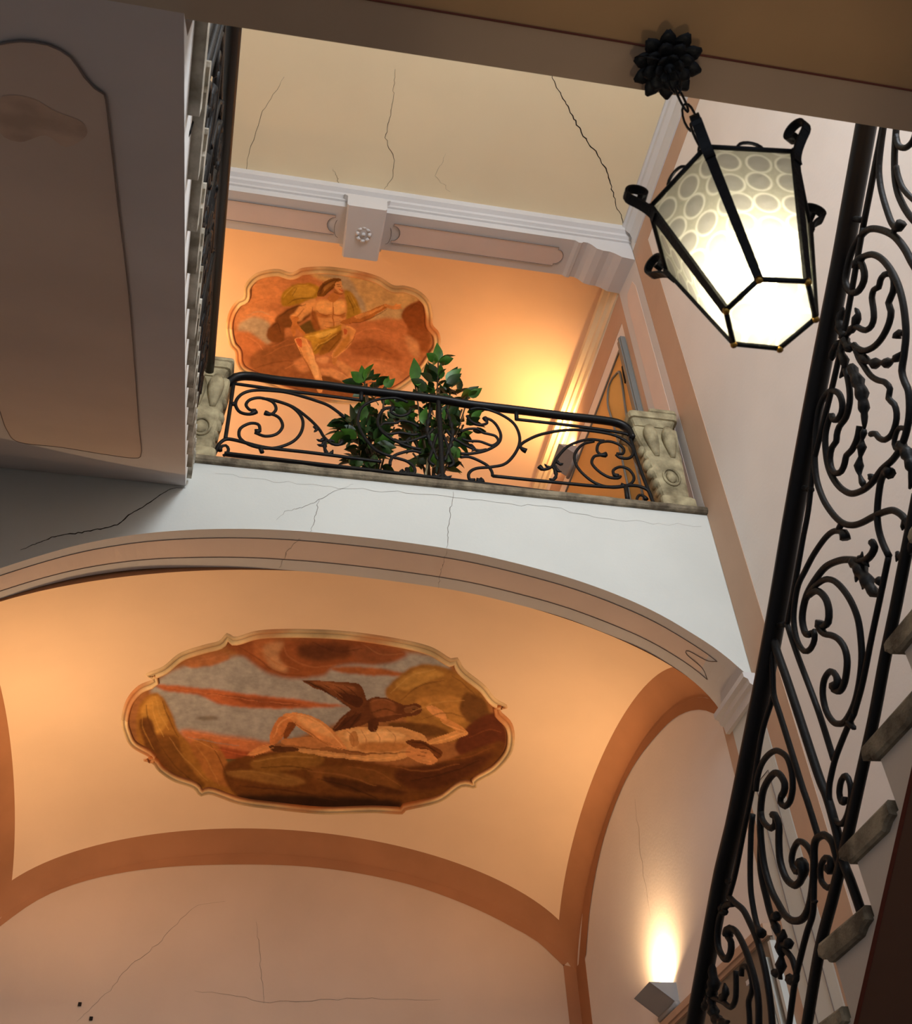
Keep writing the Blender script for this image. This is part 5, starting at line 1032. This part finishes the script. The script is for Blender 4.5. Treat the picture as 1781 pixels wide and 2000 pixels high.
S2 = [(Q2(p), w, c, k) for p, w, c, k in [
 ([(825,268),(870,290),(930,325),(1000,372)],1.8,(60,32,18),.8), ([(880,272),(960,288),(1040,300)],1.6,(160,102,62),.7), ([(900,285),(960,320),(1010,365)],1.4,(74,40,22),.8), ([(950,290),(1000,325),(1035,370)],1.4,(74,40,22),.8), ([(990,290),(1040,330),(1055,370)],1.4,(80,44,24),.8), ([(870,280),(930,305)],1.2,(150,94,58),.6), ([(930,300),(980,335)],1.2,(150,94,58),.6),
 ([(1090,360),(1140,345),(1190,362)],1.6,(164,106,66),.7), ([(1100,400),(1150,385),(1200,400)],1.6,(84,46,26),.7), ([(1120,420),(1170,410),(1230,405)],1.4,(160,100,60),.6), ([(1230,385),(1275,372),(1300,385)],1.4,(150,104,66),.7), ([(1270,385),(1282,388)],1.4,(30,16,10),.9), ([(1060,400),(1030,440),(1010,470)],1.6,(60,32,18),.8), ([(1000,410),(970,445),(945,468)],1.6,(140,86,52),.6), ([(1040,400),(1000,440),(970,465)],1.4,(60,32,18),.7),
 ([(700,500),(730,440),(780,412)],1.8,(246,178,118),.7), ([(790,405),(860,425),(930,480),(985,540)],1.8,(250,190,130),.7), ([(780,440),(840,480),(920,530)],1.6,(160,92,48),.7), ([(730,500),(770,460),(790,440)],1.4,(130,70,34),.7), ([(600,572),(660,560),(700,545)],1.4,(240,170,108),.7), ([(640,545),(690,530)],1.2,(200,120,70),.7),
 ([(1000,475),(1030,510),(1020,545)],1.4,(168,104,60),.7), ([(1060,470),(1080,510),(1070,550)],1.2,(180,116,68),.7), ([(1110,465),(1135,505),(1120,550)],1.2,(180,116,68),.7), ([(1160,462),(1200,500),(1190,545)],1.2,(176,110,64),.6), ([(1050,490),(1150,480),(1240,495)],2,(246,198,140),.6), ([(960,545),(1060,565),(1180,566),(1260,560)],1.6,(110,62,32),.8),
 ([(820,558),(960,575),(1100,590),(1220,578)],1.4,(240,182,122),.7), ([(860,572),(980,590),(1120,603)],1.2,(100,56,28),.7), ([(1260,520),(1310,525),(1380,570)],2,(70,38,18),.8), ([(1280,540),(1330,545),(1370,580)],1.6,(140,82,42),.7), ([(1290,575),(1320,580)],1,(120,60,32),.8), ([(1310,595),(1345,598)],1.4,(236,170,112),.8), ([(1300,560),(1325,566)],1,(90,48,26),.8),
 ([(1340,530),(1410,505),(1480,480)],1.6,(240,180,118),.7), ([(1390,440),(1440,462),(1485,478)],1.4,(236,172,110),.7), ([(1328,372),(1345,392)],1.2,(230,160,100),.9), ([(1345,370),(1362,392)],1.2,(230,160,100),.9), ([(1365,378),(1378,400)],1.2,(230,160,100),.9),
 ([(215,330),(235,400),(270,470)],2,(206,156,80),.6), ([(180,370),(190,440),(230,520)],2,(100,60,26),.6), ([(245,350),(270,420),(310,500)],2,(110,68,30),.6), ([(200,350),(215,420),(250,500)],1.6,(214,164,88),.5), ([(160,400),(170,470),(210,550)],1.8,(190,136,64),.5), ([(270,500),(340,590),(430,680)],2,(196,142,74),.5), ([(240,540),(310,630),(400,700)],2,(98,58,26),.6), ([(380,530),(430,600),(480,700)],1.8,(198,140,74),.5), ([(440,530),(490,610),(530,720)],1.8,(104,62,28),.6), ([(340,500),(400,520),(470,560)],1.6,(212,152,84),.5),
 ([(520,640),(640,645),(780,675)],2,(170,122,62),.6), ([(620,600),(740,580),(860,585)],2,(186,136,70),.6), ([(650,625),(760,620),(860,635)],1.8,(80,46,20),.6), ([(840,640),(980,655),(1120,700)],2.4,(160,106,54),.5), ([(880,670),(1000,700),(1120,750)],2.2,(60,34,16),.6), ([(1000,620),(1120,640),(1220,700)],2,(152,98,48),.5), ([(560,700),(760,720),(960,760)],2.4,(80,46,22),.6), ([(1180,620),(1320,640),(1460,610)],2.2,(150,92,46),.5), ([(1260,680),(1400,650),(1540,600)],2.2,(56,28,14),.6), ([(1380,600),(1500,580),(1600,540)],2,(140,80,40),.5), ([(1500,500),(1580,470),(1630,480)],2,(140,76,40),.5),
 ([(1180,320),(1260,250),(1360,225)],2,(206,160,90),.6), ([(1220,350),(1300,290),(1400,270)],2,(110,72,34),.6), ([(1260,400),(1360,360),(1480,350)],2,(206,154,86),.5), ([(1300,430),(1400,400),(1480,420)],1.8,(110,70,32),.5), ([(1430,250),(1500,300),(1540,350)],2,(110,70,34),.5),
 ([(560,130),(640,180),(720,235),(840,250)],2.4,(120,64,36),.5), ([(620,120),(700,190),(800,225)],2,(186,120,76),.5), ([(740,110),(760,170),(860,215),(980,200)],2.4,(180,112,70),.5), ([(860,110),(960,150),(1060,140)],2.4,(84,44,26),.5), ([(1060,120),(1140,160),(1230,160)],2,(176,116,76),.5), ([(380,190),(450,175),(520,150)],2,(190,126,84),.5),
 ([(260,295),(420,320),(620,350),(820,370)],1.6,(206,128,84),.5), ([(420,320),(600,345),(760,372)],1.4,(110,56,34),.6), ([(360,480),(480,500),(620,520)],1.8,(220,144,96),.5), ([(440,545),(540,565),(620,580)],1.6,(210,110,66),.6), ([(350,500),(450,520),(560,535)],1.6,(150,140,136),.5)]]
fresco('ceiling_fresco', 'large oval fresco of a reclining man and a dark bird, on the lower vault', OUT2, vault_low, 1.6, L2, (160, 104, 60), 15, Y1, W(0.1, 1.5, 0.95), S2)

# ------------------------------------------------------------------ potted shrubs behind the balustrade
rl_ = random.Random(21)
def leafmesh(name, m, L_=0.10, wd=0.05, bend=.25):
    g = G(); rows = []
    for s in np.linspace(0, 1, 6):
        w = wd * .5 * math.sin(math.pi * (s ** .8) * .97 + .04) ; z = -bend * L_ * s * s
        rows.append([(s * L_, -w, z + w * .25), (s * L_, 0, z), (s * L_, w, z + w * .25)])
    g.grid(rows); me = bpy.data.meshes.new(name); me.from_pydata(g.v, [], g.f); me.materials.append(m); me.polygons.foreach_set('use_smooth', [True] * len(me.polygons)); me.update(); return me
LM = [leafmesh('leaf', MT['leaf'], .11, .06), leafmesh('leaf', MT['leaf'], .09, .055, .4), leafmesh('leaf', MT['leafl'], .12, .07, .3)]
def shrub(label, px, base, clusters, tips, depth=(1.03, 1.10)):
    cpt = onY(px[0], px[1], 1.06); root = thing('potted_shrub', label, 'plant', W(cpt[0], 1.09, 1.0005), 'shrubs on the upper landing')
    rl = np.array(root.location)
    g = G(); rr_ = [(.016, 0), (.020, .004), (.023, .035), (.025, .038), (.025, .044), (.021, .044), (.020, .038)]
    g.grid([[(cpt[0] + r * math.cos(a), 1.09 + r * math.sin(a), 1.0008 + z) for a in np.linspace(0, 2 * math.pi, 17)] for r, z in rr_]); g.add([(cpt[0] + .016 * math.cos(a), 1.09 + .016 * math.sin(a), 1.0008) for a in np.linspace(0, 2 * math.pi, 17)[:-1]], [tuple(range(16))]); pot = link('pot', g, MT['pot'], root, True)
    g = G(); g.add([(cpt[0] + .0205 * math.cos(a), 1.09 + .0205 * math.sin(a), 1.040) for a in np.linspace(0, 2 * math.pi, 17)[:-1]], [tuple(range(16))]); link('soil', g, MT['soil'], pot)
    b0 = np.array([cpt[0], 1.09, 1.04])
    def stem(P, r=.0016): g = G(); tube(g, spline(P, .02), r, (0, 1, 0), n=5); link('stem', g, MT['stem'], root, True)
    def put(p, d, k=None, s=1.0):
        me = LM[k if k is not None else (2 if rl_.random() < .12 else rl_.randrange(2))]; o = bpy.data.objects.new('leaf', me); COL.objects.link(o); o.parent = root
        q = Vector(d).to_track_quat('X', 'Z'); from_ = Matrix.Rotation(rl_.uniform(-1, 1), 4, 'X')
        o.matrix_local = Matrix.Translation(Vector((p * S + np.array([0, 0, EYE]) - rl).tolist())) @ q.to_matrix().to_4x4() @ from_ @ Matrix.Scale(s, 4)
    for cx, cy, rx, ry, n in clusters:
        y = rl_.uniform(*depth); c_ = onY(cx, cy, y); stem([b0, (b0 + c_) / 2 + np.array([rl_.uniform(-.01, .01), 0, .01]), c_])
        for k in range(int(n * (1.3 if len(clusters) < 10 else .88))):
            a = rl_.uniform(0, 2 * math.pi); rr2 = math.sqrt(rl_.random()); p = onY(cx + rx * rr2 * math.cos(a), cy + ry * rr2 * math.sin(a), y + rl_.uniform(-.012, .03)); p[1] = max(p[1], 1.026)
            dv = np.array([math.cos(a) + rl_.uniform(-.6, .6), rl_.uniform(-.9, .5), -math.sin(a) + rl_.uniform(-.5, .7)]); put(p, dv, s=rl_.uniform(.95, 1.5))
    for cx, cy, lst in tips:
        c_ = onY(cx, cy, 1.05); stem([b0, (b0 + c_) / 2, c_], .0013)
        for dx, dz, s in lst: put(c_, (dx, -.5, dz), 2, s)
    return root
shrub('leafy green shrub at the left of the planting behind the balustrade', (735, 900), None,
      [(700, 838, 34, 26, 34), (722, 870, 30, 34, 34), (712, 905, 20, 22, 18), (745, 800, 40, 22, 30), (770, 835, 30, 30, 22), (716, 750, 20, 12, 12), (690, 825, 24, 20, 14), (700, 858, 30, 20, 18), (728, 905, 24, 18, 14)],
      [(712, 745, [(-1.0, .1, 1.3), (.15, 1.1, 1.4), (-.3, .6, 1.1), (.6, .2, 1.0)]), (752, 756, [(.8, .5, .9), (.2, .8, .8)])])
shrub('tall leafy green shrub rising above the handrail behind the balustrade', (850, 915), None,
      [(858, 762, 26, 24, 40), (878, 785, 40, 22, 34), (830, 800, 30, 22, 18), (902, 800, 20, 20, 14), (868, 840, 30, 34, 34), (828, 860, 30, 34, 24), (880, 870, 26, 26, 22), (850, 905, 34, 26, 30), (905, 830, 22, 26, 20), (800, 830, 28, 36, 16), (806, 885, 26, 26, 10), (842, 760, 20, 16, 12)],
      [(856, 706, [(-.1, 1.0, 1.3), (1.0, .75, 1.3), (-1.0, .1, 1.2), (1.1, -.1, 1.2), (-.7, -.6, 1.2), (.6, -.6, 1.0)]), (810, 745, [(0, 1, 1.6), (.1, -.6, 1.2)]), (915, 775, [(1, .5, 1.1), (.4, .2, .8)]), (880, 760, [(.5, .5, .9)])])
for px_ in ((826, 930),):
    tp = onY(px_[0], px_[1], 1.05)
o = thing('floor_bracket', 'small pale prop leaning inside the balustrade below the shrubs', 'bracket', W(onY(832, 920, 1.03)[0], 1.03, 1.0))
g = G(); tube(g, [onY(836, 896, 1.03), onY(831, 929, 1.03)], .0018, FXL, n=5); tube(g, [onY(812, 925, 1.03), onY(831, 930, 1.03)], .0018, FXL, n=5); link('rod', g, MT['stonel'], o)
